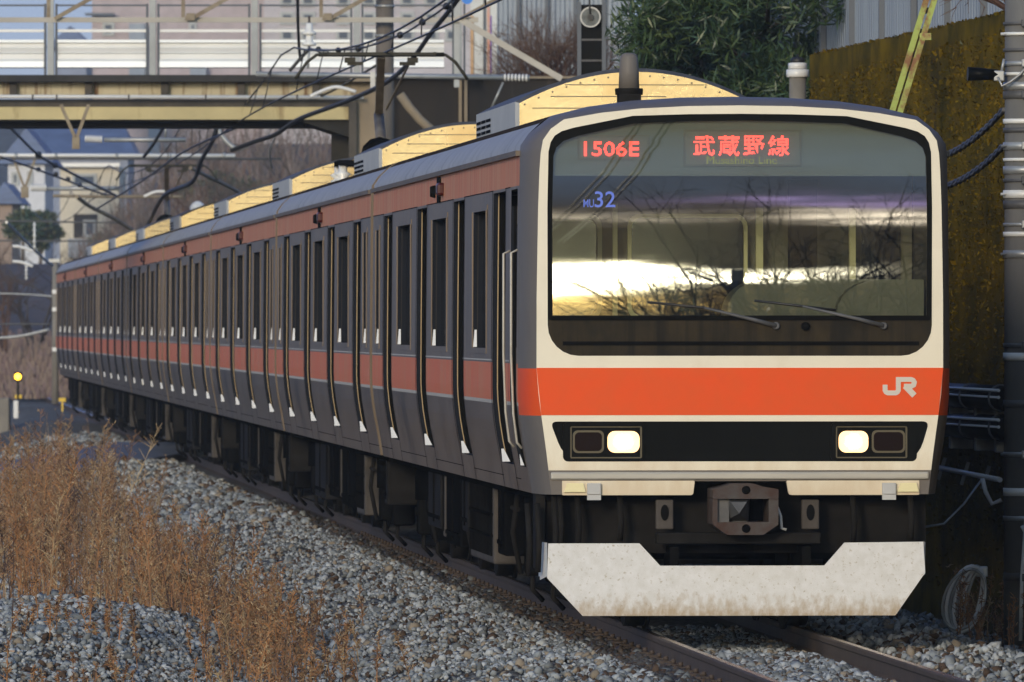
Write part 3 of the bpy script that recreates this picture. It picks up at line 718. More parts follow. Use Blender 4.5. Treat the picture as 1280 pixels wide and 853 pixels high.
cn.plate([(FX(1050), FZ(398))] + [(FX(1100) - .27*math.cos(R(a)), FZ(392) + .225*math.sin(R(a))) for a in range(0, 91, 15)] + [(FX(1160), FZ(350)), (FX(1160), FZ(398))], .2, .40)
cn.build('driver_console', M['cab_mid'], lead)
# display panel behind the top of the glass
dp = MB(); dp.plate([(-1.30, FZ(220)), (1.30, FZ(220)), (1.29, 3.30), (1.24, 3.36), (1.12, 3.41), (.72, 3.495), (0, 3.51), (-.72, 3.495), (-1.12, 3.41), (-1.24, 3.36), (-1.29, 3.30)], .06, .075)
dpo = dp.build('display_panel', M['cab_grey'], lead)
sg_ = MB(); sg_.box(FX(724), FX(810), .054, .062, FZ(198), FZ(171)); sg_.build('number_display', M['sign_face'], dpo)
sg_ = MB(); sg_.box(FX(857), FX(1001), .054, .062, FZ(206), FZ(164)); sg_.build('destination_display', M['sign_face'], dpo)
sf = MB()
for (a, b_, c_, d_) in ((722, 812, 200, 169), (855, 1003, 208, 162)):
    x0, x1, z0, z1 = FX(a), FX(b_), FZ(c_), FZ(d_)
    sf.plate([(x0, z0), (x1, z0), (x1, z1), (x0, z1)], .05, .058, [[(x0+.008, z0+.008), (x1-.008, z0+.008), (x1-.008, z1-.008), (x0+.008, z1-.008)]])
sf.build('display_frame', M['cab_mid'], dpo)

def text_polys(body, off=0.0):
    c = bpy.data.curves.new('t', 'FONT'); c.body = body; c.offset = off; c.resolution_u = 3; o = bpy.data.objects.new('t', c); COL.objects.link(o)
    bpy.context.view_layer.update(); ev = o.evaluated_get(bpy.context.evaluated_depsgraph_get()); me = ev.to_mesh()
    vv = [tuple(v.co) for v in me.vertices]; ff = [tuple(p.vertices) for p in me.polygons]; ev.to_mesh_clear()
    bpy.data.objects.remove(o); bpy.data.curves.remove(c)
    x = [v[0] for v in vv]; y = [v[1] for v in vv]
    return vv, ff, (min(x), max(x), min(y), max(y))
from mathutils.bvhtree import BVHTree
def led_text(body, x0, x1, z0, z1, y, rows, name, material, parent, off=0.0, fill=.86):
    vv, ff, (a, b, c, d) = text_polys(body, off); bvh = BVHTree.FromPolygons([Vector(v) for v in vv], ff)
    cols = max(1, round(rows * (x1 - x0) / (z1 - z0))); px, pz = (x1 - x0) / cols, (z1 - z0) / rows; mb = MB()
    for i in range(cols):
        for j in range(rows):
            tx, ty = a + (b - a) * (i + .5) / cols, c + (d - c) * (j + .5) / rows
            if bvh.ray_cast(Vector((tx, ty, 1)), Vector((0, 0, -1)))[0] is not None:
                cx, cz = x0 + px * (i + .5), z0 + pz * (j + .5); hx, hz = px * fill / 2, pz * fill / 2
                mb.add([(cx - hx, y, cz - hz), (cx + hx, y, cz - hz), (cx + hx, y, cz + hz), (cx - hx, y, cz + hz)], [(0, 1, 2, 3)])
    return mb.build(name, material, parent)
def flat_text(body, x0, x1, z0, z1, y, name, material, parent, off=0.0):
    vv, ff, (a, b, c, d) = text_polys(body, off); mb = MB()
    mb.add([(x0 + (x1 - x0) * (v[0] - a) / (b - a), y, z0 + (z1 - z0) * (v[1] - c) / (d - c)) for v in vv], ff)
    return mb.build(name, material, parent)
led_text('1506E', FX(730), FX(799), FZ(195.5), FZ(177), .050, 15, 'number_lettering', M['led_red'], dpo, .012)
for i, ch in enumerate('武蔵野線'):
    x = 867.5 + i * 31.2; led_text(ch, FX(x), FX(x + 26.5), FZ(195), FZ(169.5), .050, 22, 'destination_lettering', M['led_red'], dpo, .014, .92)
led_text('Musashino Line', FX(884), FX(972), FZ(205), FZ(195.5), .050, 11, 'line_lettering', M['led_green'], dpo, 0.0, .8)
flat_text('32', FX(743), FX(769), FZ(259.5), FZ(239.5), .016, 'set_number', M['blue_text'], lead, .006)
flat_text('MU', FX(729), FX(742), FZ(259.5), FZ(249.5), .016, 'set_letters', M['blue_text'], lead, .004)
# emblem on the orange band
def stroke(mb, pts, w, y0, y1):
    pts = [Vector(p) for p in pts]; L, Rr = [], []
    for i, p in enumerate(pts):
        d0 = (p - pts[i-1]).normalized() if i else (pts[1] - p).normalized(); d1 = (pts[i+1] - p).normalized() if i < len(pts) - 1 else d0
        n0, n1 = Vector((-d0.y, d0.x)), Vector((-d1.y, d1.x)); m_ = (n0 + n1).normalized(); k = w / 2 / max(.35, m_.dot(n0))
        L.append(p + m_ * k); Rr.append(p - m_ * k)
    for i in range(len(pts) - 1):
        q = [L[i], Rr[i], Rr[i+1], L[i+1]]; mb.plate([(v.x, v.y) for v in q], y0, y1)
def lg(pts): return [(FX(900 + a / 4.267), FZ(300 + b / 4.267)) for a, b in pts]
lgm = MB(); w_ = 26 / 4.267 / 184
stroke(lgm, lg([(883, 773), (883, 803), (888, 812), (898, 817), (940, 817), (949, 812), (954, 803), (954, 745), (1022, 745), (1034, 750), (1040, 760), (1036, 775), (1024, 781), (984, 781)]), w_, -.0125, -.006)
stroke(lgm, lg([(990, 779), (1040, 831)]), w_ * 1.25, -.0135, -.0128)
lgm.build('emblem', M['logo'], lead)
# lamp panel
pb = MB(); pb.plate(LP, .012, .05); lamp_panel = pb.build('lamp_panel', M['black'], lead)
for (hx0, hx1, on0, on1, of0, of1) in ((703, 805, 758, 800, 718, 752), (1039, 1147, 1048, 1087, 1093, 1130)):
    h = MB(); h.plate(rrect(FX(hx0), FX(hx1), FZ(577), FZ(528), .035), -.006, .011, [rrect(FX(hx0+9 if hx0 < 900 else hx0+6), FX(hx1-3 if hx0 < 900 else hx1-12), FZ(573), FZ(533), .012)])
    ho = h.build('headlight', M['black'], lead)
    bz = MB(); x0, x1 = (FX(712), FX(802)) if hx0 < 900 else (FX(1045), FX(1135))
    bz.plate([(x0, FZ(573)), (x1, FZ(573)), (x1, FZ(533)), (x0, FZ(533))], .002, .010, [[(x0+.011, FZ(571.5)), (x1-.011, FZ(571.5)), (x1-.011, FZ(534.5)), (x0+.011, FZ(534.5))]])
    bz.build('bezel', M['bezel'], ho)
    ln = MB(); ln.plate(rrect(FX(on0+1), FX(on1-1), FZ(566), FZ(539), .05), .000, .0115); ln.build('lit_lamp', M['lamp_on'], ho)
    lc = MB(); lc.plate(rrect(FX(on0+11), FX(on1-11), FZ(559.5), FZ(545), .035), -.004, -.001); lc.build('lamp_core', M['lamp_core'], ho)
    lf = MB(); lf.plate(rrect(FX(of0), FX(of1), FZ(564), FZ(540.5), .03), .004, .0115); lf.build('dark_lamp', M['lamp_off'], ho)
    rim = MB(); o_ = rrect(FX(of0-2.5), FX(of1+2.5), FZ(566.5), FZ(538), .035); rim.plate(o_, .003, .0112, [rrect(FX(of0), FX(of1), FZ(564), FZ(540.5), .03)]); rim.build('lamp_rim', M['bezel'], ho)
# steps, plates under the lip
for sg, (a, b_, sx0, sx1, lx0, lx1) in ((-1, (702, 866, 733, 750, 704, 731)), (1, (985, 1150, 1103, 1120, 1122, 1149))):
    st = MB()
    if sg < 0: st.plate(roundpoly([(FX(a), FZ(601)), (FX(a), FZ(619)), (FX(b_), FZ(619)), (FX(b_ + 2), FZ(601))], [0, .01, .02, .01]), -.012, .03)
    else: st.plate(roundpoly([(FX(a - 2), FZ(601)), (FX(a + 1), FZ(619)), (FX(b_), FZ(619)), (FX(b_), FZ(601))], [.01, .02, .01, 0]), -.012, .03)
    so_ = st.build('step_panel', M['cream'], lead)
    s2 = MB(); s2.box(FX(sx0), FX(sx1), -.05, -.013, FZ(618), FZ(604), .004); s2.box(FX(sx0), FX(sx1), -.046, -.013, FZ(625), FZ(618.4)); s2.build('bracket', M['ac_side'], so_)
    s3 = MB(); s3.plate([(FX(lx0), FZ(615)), (FX(lx1), FZ(615)), (FX(lx1-3), FZ(604)), (FX(lx0+4), FZ(604))], -.035, -.013); s3.build('marker_lamp', M['cab_cream'], so_)
# wipers
for i, (p, q, e0, e1) in enumerate(((( 970, 407.5), (880, 385), (809, 378), (905, 390)), ((1105, 407.5), (1003, 383), (943, 376), (1045, 388)))):
    wp = MB(); A = lambda t, y: (FX(t[0]), y, FZ(t[1]))
    wp.tube([A(p, -.02), A((p[0] - 30, p[1] - 8), -.035), A(q, -.02)], [.018, .014, .008], 6); wp.lathe((FX(p[0]), -.03, FZ(p[1])), [(.02, 0), (.026, .01), (.026, .04)], 'y', 10)
    wo = wp.build('wiper', M['steel_d'], lead)
    bl = MB(); bl.tube([A(e0, -.004), A(q, -.012), A(e1, -.004)], .009, 5); bl.build('wiper_blade', M['wire'], wo)
kb = MB(); kb.lathe((FX(1007), -.03, FZ(408)), [(.01, 0), (.03, .01), (.03, .04)], 'y', 10); kb.build('washer_nozzle', M['groove'], lead)
# antenna
an = MB(); an.lathe((FX(803), 1.2, 3.645), [(.095, .05), (.098, .085), (.095, .095)], 'z', 12); an.box(FX(803) - .075, FX(803) + .075, 1.08, 1.32, 3.58, 3.70)
ao = an.build('antenna_base', M['under2'], lead)
an = MB(); an.lathe((FX(803), 1.2, 3.74), [(.072, 0), (.068, .12), (.062, .21), (.05, .236), (.025, .245)], 'z', 14); an.build('antenna', M['hood'], ao)
# skirt / snow plough
sk = MB(); sp = [(684, 679), (798, 679), (824, 707), (1030, 707), (1055, 678.5), (1154, 677.5), (1156.5, 716), (1119, 769.5), (727, 769.5), (682.5, 722)]
sk.plate([(FX(a), FZ(b_)) for a, b_ in sp], -.06, -.035)
for a in (682.5, 1156.5):
    x = FX(a); sg = -1 if a < 900 else 1
    sk.add([(x, -.058, FZ(718)), (x - sg*.0, -.058, FZ(678)), (x + sg*.03, .35, FZ(678)), (x + sg*.03, .35, FZ(722))], [(0, 1, 2, 3)])
x = FX(682.5); sk.add([(x, -.058, FZ(720)), (x - .028, .25, FZ(726)), (x - .028, .25, FZ(702)), (x, -.058, FZ(702))], [(0, 1, 2, 3)])
sko = sk.build('skirt', M['frame_white'], lead)
for xx in (-1.0, -.45, .45, 1.0): sb = MB(); sb.box(xx - .03, xx + .03, -.03, .5, .35, .6); sb.build('skirt_bracket', M['under'], sko)
# coupler
cp = MB(); cz = FZ(638)
top_ = roundpoly([(FX(887), FZ(623)), (FX(969), FZ(623)), (FX(969), FZ(611)), (FX(950), FZ(608)), (FX(938), FZ(604)), (FX(912), FZ(604)), (FX(900), FZ(608)), (FX(887), FZ(611))], .01)
bot_ = roundpoly([(FX(887), FZ(655)), (FX(905), FZ(668)), (FX(950), FZ(668)), (FX(969), FZ(655)), (FX(969), FZ(652)), (FX(887), FZ(652))], .01)
cp.plate(top_, -.25, .2); cp.plate(bot_, -.25, .2)
cp.box(FX(887), FX(893), -.24, .2, FZ(652), FZ(623)); cp.box(FX(957), FX(969), -.24, .2, FZ(652), FZ(623))
co = cp.build('coupler', M['rust'], lead)
ch = MB(); ch.box(FX(893), FX(908), -.2, .1, FZ(652), FZ(622)); ch.box(FX(908), FX(932), -.1, .1, FZ(652), FZ(622))
ch.add([(FX(909), -.27, FZ(627)), (FX(929), -.27, FZ(627)), (FX(919), -.30, FZ(641)), (FX(905), -.08, FZ(622)), (FX(936), -.08, FZ(622)), (FX(934), -.08, FZ(652)), (FX(904), -.08, FZ(652))], [(0, 1, 2), (0, 3, 4, 1), (1, 4, 5, 2), (0, 2, 6, 3), (2, 5, 6)])
ch.build('coupler_head', M['steel_d'], co)
hl = MB()
for a, b_ in ((928.5, 612), (928.5, 660)): hl = MB(); hl.lathe((FX(a), -.262, FZ(b_)), [(.026, 0), (.032, .02)], 'y', 12); hl.build('coupler_pin', M['under'], co)
hr = MB(); hr.tube([(FX(970), -.1, FZ(634)), (FX(974), -.12, FZ(645)), (FX(975), -.12, FZ(660)), (FX(981), -.12, FZ(662))], .010, 6); hr.build('release_handle', M['ac_side'], co)
bf = MB(); bf.box(FX(820), FX(1026), -.02, .12, FZ(680), FZ(666), .01); bf.box(-1.3, 1.3, .30, .40, .55, 1.06); bf.build('coupler_beam', M['under2'], lead)
for a in (820, 1003):
    vp = MB(); vp.box(FX(a), FX(a + 22), .03, .09, FZ(662), FZ(625), .01); vo = vp.build('horn', M['under3'], lead)
    vs2 = MB(); vs2.plate([(FX(a + 11) + .028*math.cos(t), FZ(641) + .055*math.sin(t)) for t in np.linspace(0, 2*math.pi, 17)[:-1]], .024, .031); vs2.build('horn_grille', M['groove'], vo)
for a, z0, z1 in ((693, 625, 700), (700, 625, 690), (722, 622, 690), (775, 625, 676), (1068, 625, 680), (1140, 622, 676), (660, 640, 720), (672, 640, 715)):
    hz = MB(); hz.tube([(FX(a), .12, FZ(z0 - 10)), (FX(a + 2), .06, FZ((z0 + z1) / 2)), (FX(a + 1), .1, FZ(z1))], .022, 6); hz.build('hose', M['under2'], lead)
hz = MB(); hz.box(FX(672), FX(684), .25, .5, FZ(712), FZ(618)); hz.build('upright', M['under2'], lead); hz = MB(); hz.box(FX(690), FX(703), .3, .6, FZ(700), FZ(620)); hz.build('upright', M['under2'], lead)
# driver's door in the side
dd = MB(); opening(dd, -1, .72, 1.38, 1.13, 3.0, .04, 'side', [(.02, 'rubber'), (.02, 'groove')], (.08, .04))
dd.cm = BI['glass_dark']; dd.box(-1.44, -1.435, .82, 1.28, 1.95, 2.8)
ddo = dd.build('cab_door', [M[k] for k in BM], lead)
for y in (.66, 1.46): hn = MB(); hn.tube([(-1.47, y, 2.62), (-1.515, y, 2.60), (-1.515, y, 1.9), (-1.50, y, 1.5), (-1.475, y, 1.30), (-1.44, y, 1.26)], .010, 6); hn.build('handrail', M['silver'], ddo)
cd2 = MB(); opening(cd2, 1, .72, 1.38, 1.13, 3.0, .04, 'side', [(.04, 'rubber')], (.08, .04)); cd2.build('cab_door', [M[k] for k in BM], lead)

pt = MB(); pt.box(-1.400, -1.395, 4.15, 4.62, 2.66, 2.90); pt.build('window_poster', mat('yellow_poster', (.75, .42, .05), .5, col2=(.55, .45, .25), vscale=9), lead)
lead.location = TW(0, 0); lead.rotation_euler = (0, 0, TH)
GRP = 'coupled commuter train carriages'
tag(lead, 'leading commuter train carriage with cream and orange cab front and lit headlights', 'train carriage', GRP)
car = make_car(False); index_children()
words = ['second', 'third', 'fourth', 'fifth', 'sixth', 'seventh', 'last']
extra = {3: ', with a raised pantograph', 7: ', with a raised pantograph'}
cars = [lead]
for k in range(1, 8):
    c_ = car if k == 1 else copy_tree(car)
    c_.location = TW(0, 20 * k); c_.rotation_euler = (0, 0, TH)
    w = words[k - 1]
    tag(c_, ('%s carriage of the commuter train, counted from the cab front' % w) if k < 7 else 'farthest, eighth and last carriage of the commuter train', 'train carriage', GRP)
    cars.append(c_)
pantograph(cars[2], 6.2); pantograph(cars[6], 5.5)
cars[2]['label'] = 'third carriage of the commuter train, with a raised pantograph on its roof'
cars[6]['label'] = 'seventh carriage of the commuter train, carrying the smaller far pantograph'

# ------------------------------------------------------------------ foliage helpers
def leaf_cloud(centres, radii, n, llen, lwid, seed, squash=.8, dirup=.2):
    """n thin leaf faces spread through blobs (centre, radius); returns verts, quads"""
    g_ = np.random.default_rng(seed); C = np.array(centres, float); Rr = np.array(radii, float)
    w = Rr**2; k = g_.choice(len(C), n, p=w / w.sum())
    d = g_.normal(size=(n, 3)); d /= np.linalg.norm(d, axis=1)[:, None]
    r = Rr[k] * g_.random(n)**.45
    P = C[k] + d * r[:, None] * np.array([1, 1, squash])
    ax = d + g_.normal(size=(n, 3)) * .8 + np.array([0, 0, dirup]); ax /= np.linalg.norm(ax, axis=1)[:, None]
    sd = np.cross(ax, g_.normal(size=(n, 3))); sd /= np.linalg.norm(sd, axis=1)[:, None]
    L = llen * g_.uniform(.6, 1.3, n)[:, None]; W = lwid * g_.uniform(.7, 1.2, n)[:, None]
    V_ = np.stack([P - ax*L*.5, P + sd*W*.5, P + ax*L*.5, P - sd*W*.5], 1).reshape(-1, 3)
    return V_, (np.arange(n) * 4)[:, None] + np.arange(4)[None]
def twig_cloud(base, height, spread, n, seed, r0=.03, depth=4, lean=(0, 0, 0), droop=0.0):
    """bare branching shrub as tapered three-sided twigs"""
    g_ = random.Random(seed); mb = MB()
    def grow(p, d, L, r, k):
        q = p + d * L; mid = p + d * L * .5 + Vector((g_.gauss(0, .04), g_.gauss(0, .04), g_.gauss(0, .04))) * L
        mb.tube([p, mid, q], [r, r * .8, r * .55], 3, False)
        if k <= 0: return
        for _ in range(g_.choice((2, 3, 3))):
            nd = (d + Vector((g_.gauss(0, .55), g_.gauss(0, .55), g_.gauss(.05 - droop, .4)))).normalized()
            grow(p + d * L * g_.uniform(.55, 1), nd, L * g_.uniform(.55, .8), r * .55, k - 1)
    for i in range(n):
        a = g_.uniform(0, 6.28); d = Vector((math.cos(a) * spread, math.sin(a) * spread, 1)) + Vector(lean)
        grow(Vector(base) + Vector((math.cos(a), math.sin(a), 0)) * .1, d.normalized(), height * g_.uniform(.28, .42), r0, depth)
    return mb
M['leaf_dark'] = mat('leaf_dark', (.022, .045, .022), .45, 0, .5, col2=(.045, .085, .035), vscale=1.8)
M['leaf_mid'] = mat('leaf_mid', (.04, .075, .028), .45, 0, .5, col2=(.085, .12, .04), vscale=2.5)
M['leaf_olive'] = mat('leaf_olive', (.06, .07, .025), .6, col2=(.11, .10, .035), vscale=2)
M['twig_red'] = mat('twig_reddish', (.085, .042, .030), .8, col2=(.15, .085, .05), vscale=1.5)
M['twig'] = mat('twig_brown', (.06, .045, .038), .8, col2=(.10, .08, .065), vscale=1.5)
M['bark'] = mat('bark', (.10, .075, .055), .85, var=.3, vscale=6)

# ------------------------------------------------------------------ the mossy wall on the right
def wmoss():
    m = mat('mossy_concrete', (.170, .108, .007), .95, 0, .04, col2=(.062, .048, .009), vscale=2.6, stretch=(1, .55, .8), bump=.7, bscale=16, thr=(.33, .67),
            streak=((.034, .028, .02), (1, .55, .28), 1.3, .58, .72))
    return m
M['moss'] = wmoss()
M['moss_top'] = mat('moss_crust', (.175, .115, .008), .95, 0, .05, col2=(.09, .068, .008), vscale=6, bump=.5, bscale=12)
WU = 3.45
ys = np.arange(-12, 31.2, .3); zs = np.linspace(-.7, 1, 2)
def wall_top(s): return 4.70 + .006 * (s - 15)
g_ = np.random.default_rng(3)
nz_ = 34; VV = []; 
for s in ys:
    for j in range(nz_):
        t = j / (nz_ - 1); z = -.7 + (wall_top(s) + .7) * t
        bulge = .05 * (vnoise(np.array(s * .9), np.array(z * 1.7), 9) - .5) + .012 * (vnoise(np.array(s * 4.), np.array(z * 5.), 4) - .5)
        VV.append(tuple(TW(WU - float(bulge) + .05 * t, s, z)))
ny = len(ys); FFc = []
for i in range(ny - 1):
    for j in range(nz_ - 1):
        FFc.append((i*nz_ + j, i*nz_ + j + 1, (i+1)*nz_ + j + 1, (i+1)*nz_ + j))
b0 = len(VV)
for s in ys: VV.append(tuple(TW(WU + .75, s, wall_top(s) - .02))); VV.append(tuple(TW(WU + .75, s, -.7)))
for i in range(ny - 1):
    FFc.append((i*nz_ + nz_ - 1, b0 + 2*i, b0 + 2*i + 2, (i+1)*nz_ + nz_ - 1)); FFc.append((b0 + 2*i, b0 + 2*i + 1, b0 + 2*i + 3, b0 + 2*i + 2))
np_mesh('retaining_wall', VV, FFc, M['moss'], label='tall retaining wall overgrown with ochre moss beside the train', cat='wall')
# moss tufts breaking up its face and its top edge
n = 44000; s_ = -10 + 41 * g_.random(n)**1.2; z_ = 4.75 * g_.random(n)**.7
top = g_.random(n) < .12; z_ = np.where(top, [wall_top(float(s)) for s in s_], z_ - .2)
u_ = WU - .03 + .05 * z_ / 4.7 + np.where(top, .3 * g_.random(n), 0)
cc = np.stack([T0.x + u_*TE.x + s_*TD.x, T0.y + u_*TE.y + s_*TD.y, z_], -1)
sz_ = g_.choice([.005, .009, .013], n, p=[.6, .28, .12])[:, None]; d = g_.normal(size=(n, 3)) * sz_; e_ = g_.normal(size=(n, 3)) * sz_ * .8
q = np.stack([cc - d, cc + e_ - np.array([.012, .01, -.008]), cc + d, cc - e_ - np.array([0.006, 0, .012])], 1).reshape(-1, 3)
np_mesh('moss', q, (np.arange(n) * 4)[:, None] + np.arange(4)[None], [M['moss'], M['moss_top'], M['leaf_olive']], midx=g_.choice(3, n, p=[.74, .25, .01]), kind='stuff')
# bank behind the wall
bk = MB(); S2 = list(range(-40, 400, 8))
prof = [(WU + .70, 4.45), (WU + 3, 4.7), (WU + 9, 5.2), (WU + 60, 7.0)]
for s in S2:
    for u, z in prof: bk.v.append(tuple(TW(u, s, z)))
for i in range(len(S2) - 1):
    for k in range(len(prof) - 1): bk.face((i*4 + k, i*4 + k + 1, i*4 + k + 5, i*4 + k + 4))
M['soil'] = mat('bank_soil', (.09, .065, .045), .95, col2=(.05, .05, .025), vscale=1.5)
bk.build('bank_terrain', M['soil'], kind='structure')

# corrugated fences above the cutting
M['fence_blue'] = mat('fence_sheet', (.20, .235, .30), .5, .1, .4, col2=(.27, .31, .37), vscale=1.2, stretch=(1, 1, .3))
M['fence_post'] = mat('fence_post', (.10, .115, .14), .6, .2)
def sheet_fence(a, b, z0, z1, pitch, label, posts):
    a, b = Vector(a), Vector(b); L = (b - a).length; d = (b - a) / L; nrm = Vector((d.y, -d.x, 0)); root = empty('sheet_fence', (a.x, a.y, z0), label=label, cat='fence', group='pale sheet fences above the cutting')
    mb = MB(); n = int(L / pitch) + 1
    for i in range(n):
        for j, (fx, dp_) in enumerate(((0, 0), (.35, 0), (.5, .035), (.85, .035))):
            p = d * min(L, (i + fx) * pitch) + nrm * dp_; mb.v += [(p.x, p.y, 0), (p.x, p.y, z1 - z0)]
    for k in range(4 * n - 1): mb.face((2*k, 2*k + 2, 2*k + 3, 2*k + 1))
    mb.build('sheet', M['fence_blue'], root)
    for k in range(posts + 1):
        p = d * (L * k / posts) + nrm * .06; q = MB(); q.box(p.x - .03, p.x + .03, p.y - .03, p.y + .03, 0, z1 - z0 + .05); q.build('post', M['fence_post'], root)
    for z in (.4, z1 - z0 - .4):
        q = MB(); q.bar(nrm * .05 + Vector((0, 0, z)), d * L + nrm * .05 + Vector((0, 0, z)), .05, .05); q.build('rail', M['fence_post'], root)
sheet_fence(at(612, 100, 166), at(790, 100, 166), 5.7, 8.4, .16, 'blue grey ribbed sheet fence standing behind the reddish bare shrub', 5)
sheet_fence(TW(WU + .9, 62), TW(WU + .9, 8), 4.5, 7.4, .22, 'pale blue sheet fence running along the top of the mossy wall', 18)

# ------------------------------------------------------------------ shrubs above the cutting
sh = empty('evergreen_shrub', at(915, 130, 110), label='large dark evergreen shrub hanging over the train roof beside the mossy wall', cat='shrub')
cs, rs = [], []
g2_ = random.Random(5)
for i in range(80):
    px = g2_.uniform(806, 1062); py = g2_.uniform(-90, 150); y = g2_.uniform(103, 113)
    if px > 1000 and py > 70: continue
    if px < 815 and py > 105: continue
    p = at(px, py, y); cs.append(p - sh.location); rs.append(g2_.uniform(.28, .55))
V1, F1 = leaf_cloud(cs, rs, 30000, .19, .026, 21, .8, .35); np_mesh('crown', V1, F1, [M['leaf_dark'], M['leaf_mid']], sh, midx=np.random.default_rng(2).choice(2, len(F1), p=[.72, .28]))
tr = MB()
for i in range(16):
    c = cs[i * 2]; st = Vector((g2_.uniform(-.5, .5), g2_.uniform(-.4, .4), -.2)); tr.tube([st, st.lerp(c, .5) + Vector((0, 0, .2)), c], [.045, .03, .012], 5)
tr.build('trunk', M['bark'], sh)
p = at(690, 128, 157)
tw = twig_cloud((0, 0, 0), 2.3, .6, 22, 4, .03, 5).build('bare_shrub', M['twig_red'], label='reddish brown bare shrub left of the black signal', cat='shrub'); tw.location = (p.x, p.y, p.z - .35)
tw = twig_cloud((0, 0, 0), 2.1, .5, 16, 9, .025, 5).build('bare_shrub', M['twig_red'], label='russet leafless bush close against the black signal', cat='shrub'); q = at(722, 128, 156); tw.location = (q.x, q.y, q.z - .3)
tw = twig_cloud((0, 0, 0), 1.6, .8, 5, 12, .03, 4, (-.5, 0, 0)).build('bare_shrub', M['twig_red'], label='bare branching bush on top of the mossy wall by the dark pole', cat='shrub'); tw.location = TW(WU + .45, 15, 4.55)

# ------------------------------------------------------------------ signal, leaning strut, post, near pole
y = 119; sg0 = empty('railway_signal', at(740, 130, y), label='tall black signal plate with a round lens above the train roof', cat='signal')
mb = MB(); k = y / FPX
def loc(px, py, yy=0): return (at(px, py, y) - sg0.location) + Vector((0, yy, 0))
a, b = loc(722, 110), loc(758, 6); mb.box(a.x, b.x, 0, .06, a.z, b.z, .01); mb.build('backplate', M['black'], sg0)
for px in (724, 755):
    q = MB(); a, b = loc(px, 115), loc(px, 3); q.box(a.x - .025, a.x + .025, -.05, .0, a.z, b.z); q.build('frame_bar', M['fence_post'], sg0)
for py in (50, 76):
    q = MB(); a, b = loc(726, py), loc(753, py); q.box(a.x, b.x, -.03, 0, a.z - .012, a.z + .012); q.build('crossbar', M['steel_d'], sg0)
q = MB(); c = loc(738, 22); q.lathe((c.x, -.10, c.z), [(.122, 0), (.122, .09)], 'y', 24); lens = q.build('lens', mat('smoky_lens', (.10, .115, .125), .25, var=.3, vscale=12), sg0)
q = MB(); q.plate([(c.x + .125*math.cos(t), c.z + .125*math.sin(t)) for t in np.linspace(0, 2*math.pi, 33)[:-1]], -.115, -.09, [[(c.x + .108*math.cos(t), c.z + .108*math.sin(t)) for t in np.linspace(0, 2*math.pi, 33)[:-1]]]); q.build('lens_ring', M['steel'], lens)
q = MB(); q.tube([loc(736, -30, -.12), loc(737, 10, -.12), (c.x, -.12, c.z)], .012, 5); q.lathe((c.x, -.14, c.z), [(.04, 0), (.04, .03)], 'y', 8); q.build('hanger', M['wire'], sg0)

M['lime'] = mat('rusty_green_paint', (.34, .42, .10), .6, .1, col2=(.22, .10, .04), vscale=5, thr=(.48, .6))
y = 85; st = empty('leaning_strut', at(1120, 150, y), label='rusty yellow green steel strut leaning in front of the mossy wall', cat='strut')
A, B = at(1117, 150, y) - st.location, at(1172, -30, y) - st.location
for dxx in (-.035, .035):
    q = MB(); q.bar(A + Vector((dxx, 0, 0)), B + Vector((dxx, 0, 0)), .042, .05); q.build('flange', M['lime'], st)
for t in (.15, .3, .45, .6, .75, .9):
    q = MB(); c = A.lerp(B, t); q.bar(c + Vector((-.05, .03, .0)), c + Vector((.05, .03, .02)), .02, .05); q.build('batten', M['rust'], st)
q = MB(); c = at(1150, 46, y) - st.location; q.bar(c, c + Vector((.1, -.02, .0)), .05, .06); q.build('bracket', M['lime'], st)
y = 99; p0 = at(997, 160, y); ps = empty('capped_post', p0, label='short round post with a white ceramic cap by the wall end', cat='post')
q = MB(); q.cyl((0, 0, -.6), (0, 0, at(997, 95, y).z - p0.z), .085, n=12); q.build('shaft', M['concrete'], ps)
q = MB(); z0 = at(997, 96, y).z - p0.z; q.lathe((0, 0, z0), [(.10, -.01), (.115, 0), (.115, .07), (.08, .075)]); q.lathe((0, 0, z0), [(.095, .078), (.095, .135), (.07, .14)]); q.build('cap', M['porcelain'], ps)
q = MB(); q.lathe((0, 0, z0), [(.072, .13), (.07, .18), (.05, .19), (.015, .20), (.012, .225)]); q.build('terminal', M['wire'], ps)

# the dark pole at the right edge
y = 75.5; kk = FPX / y; pc = Vector((1255 / kk - 640 / kk + .175, y, 0)); pole = empty('utility_pole', (pc.x, y, -.45), label='dark round pole wrapped in steel bands at the right edge', cat='pole')
q = MB(); q.cyl((0, 0, 0), (0, 0, 6.5), .178, .165, 20); q.build('shaft', M['pole_dark'], pole)
def pz(py): return CAMH + (HOR - py) / kk + .45
g3 = random.Random(2)
for i, py in enumerate((30, 43, 63, 80, 93, 108, 119, 152, 163, 183, 200, 213, 226, 243, 256, 281, 293, 318, 432, 446, 505, 568, 615, 648, 721)):
    q = MB(); h = g3.choice((.012, .018, .03)); r_ = .183
    q.cyl((0, 0, pz(py) - h), (0, 0, pz(py) + h), r_, n=20)
    if i % 3 == 0: q.box(-.05, .06, -.26, -.16, pz(py) - .03, pz(py) + .03, .006)
    if i % 4 == 1: q.cyl((-.2, -.06, pz(py)), (.1, -.21, pz(py) + .02), .012, n=6)
    q.build('band', M['alu'] if i % 3 == 1 else (M['steel'] if i % 2 else M['steel_d']), pole)
for py in (86, 163, 447, 568):
    q = MB(); q.bar((-.02, -.2, pz(py)), (.3, -.22, pz(py) + .02), .05, .05); q.build('bracket', M['steel'], pole)
q = MB(); q.tube([(.15, -.2, pz(480)), (.06, -.22, pz(560)), (-.02, -.24, pz(650)), (-.05, -.24, pz(720)), (-.06, -.22, pz(800))], .016, 6); q.build('conduit', M['white_tube'], pole)
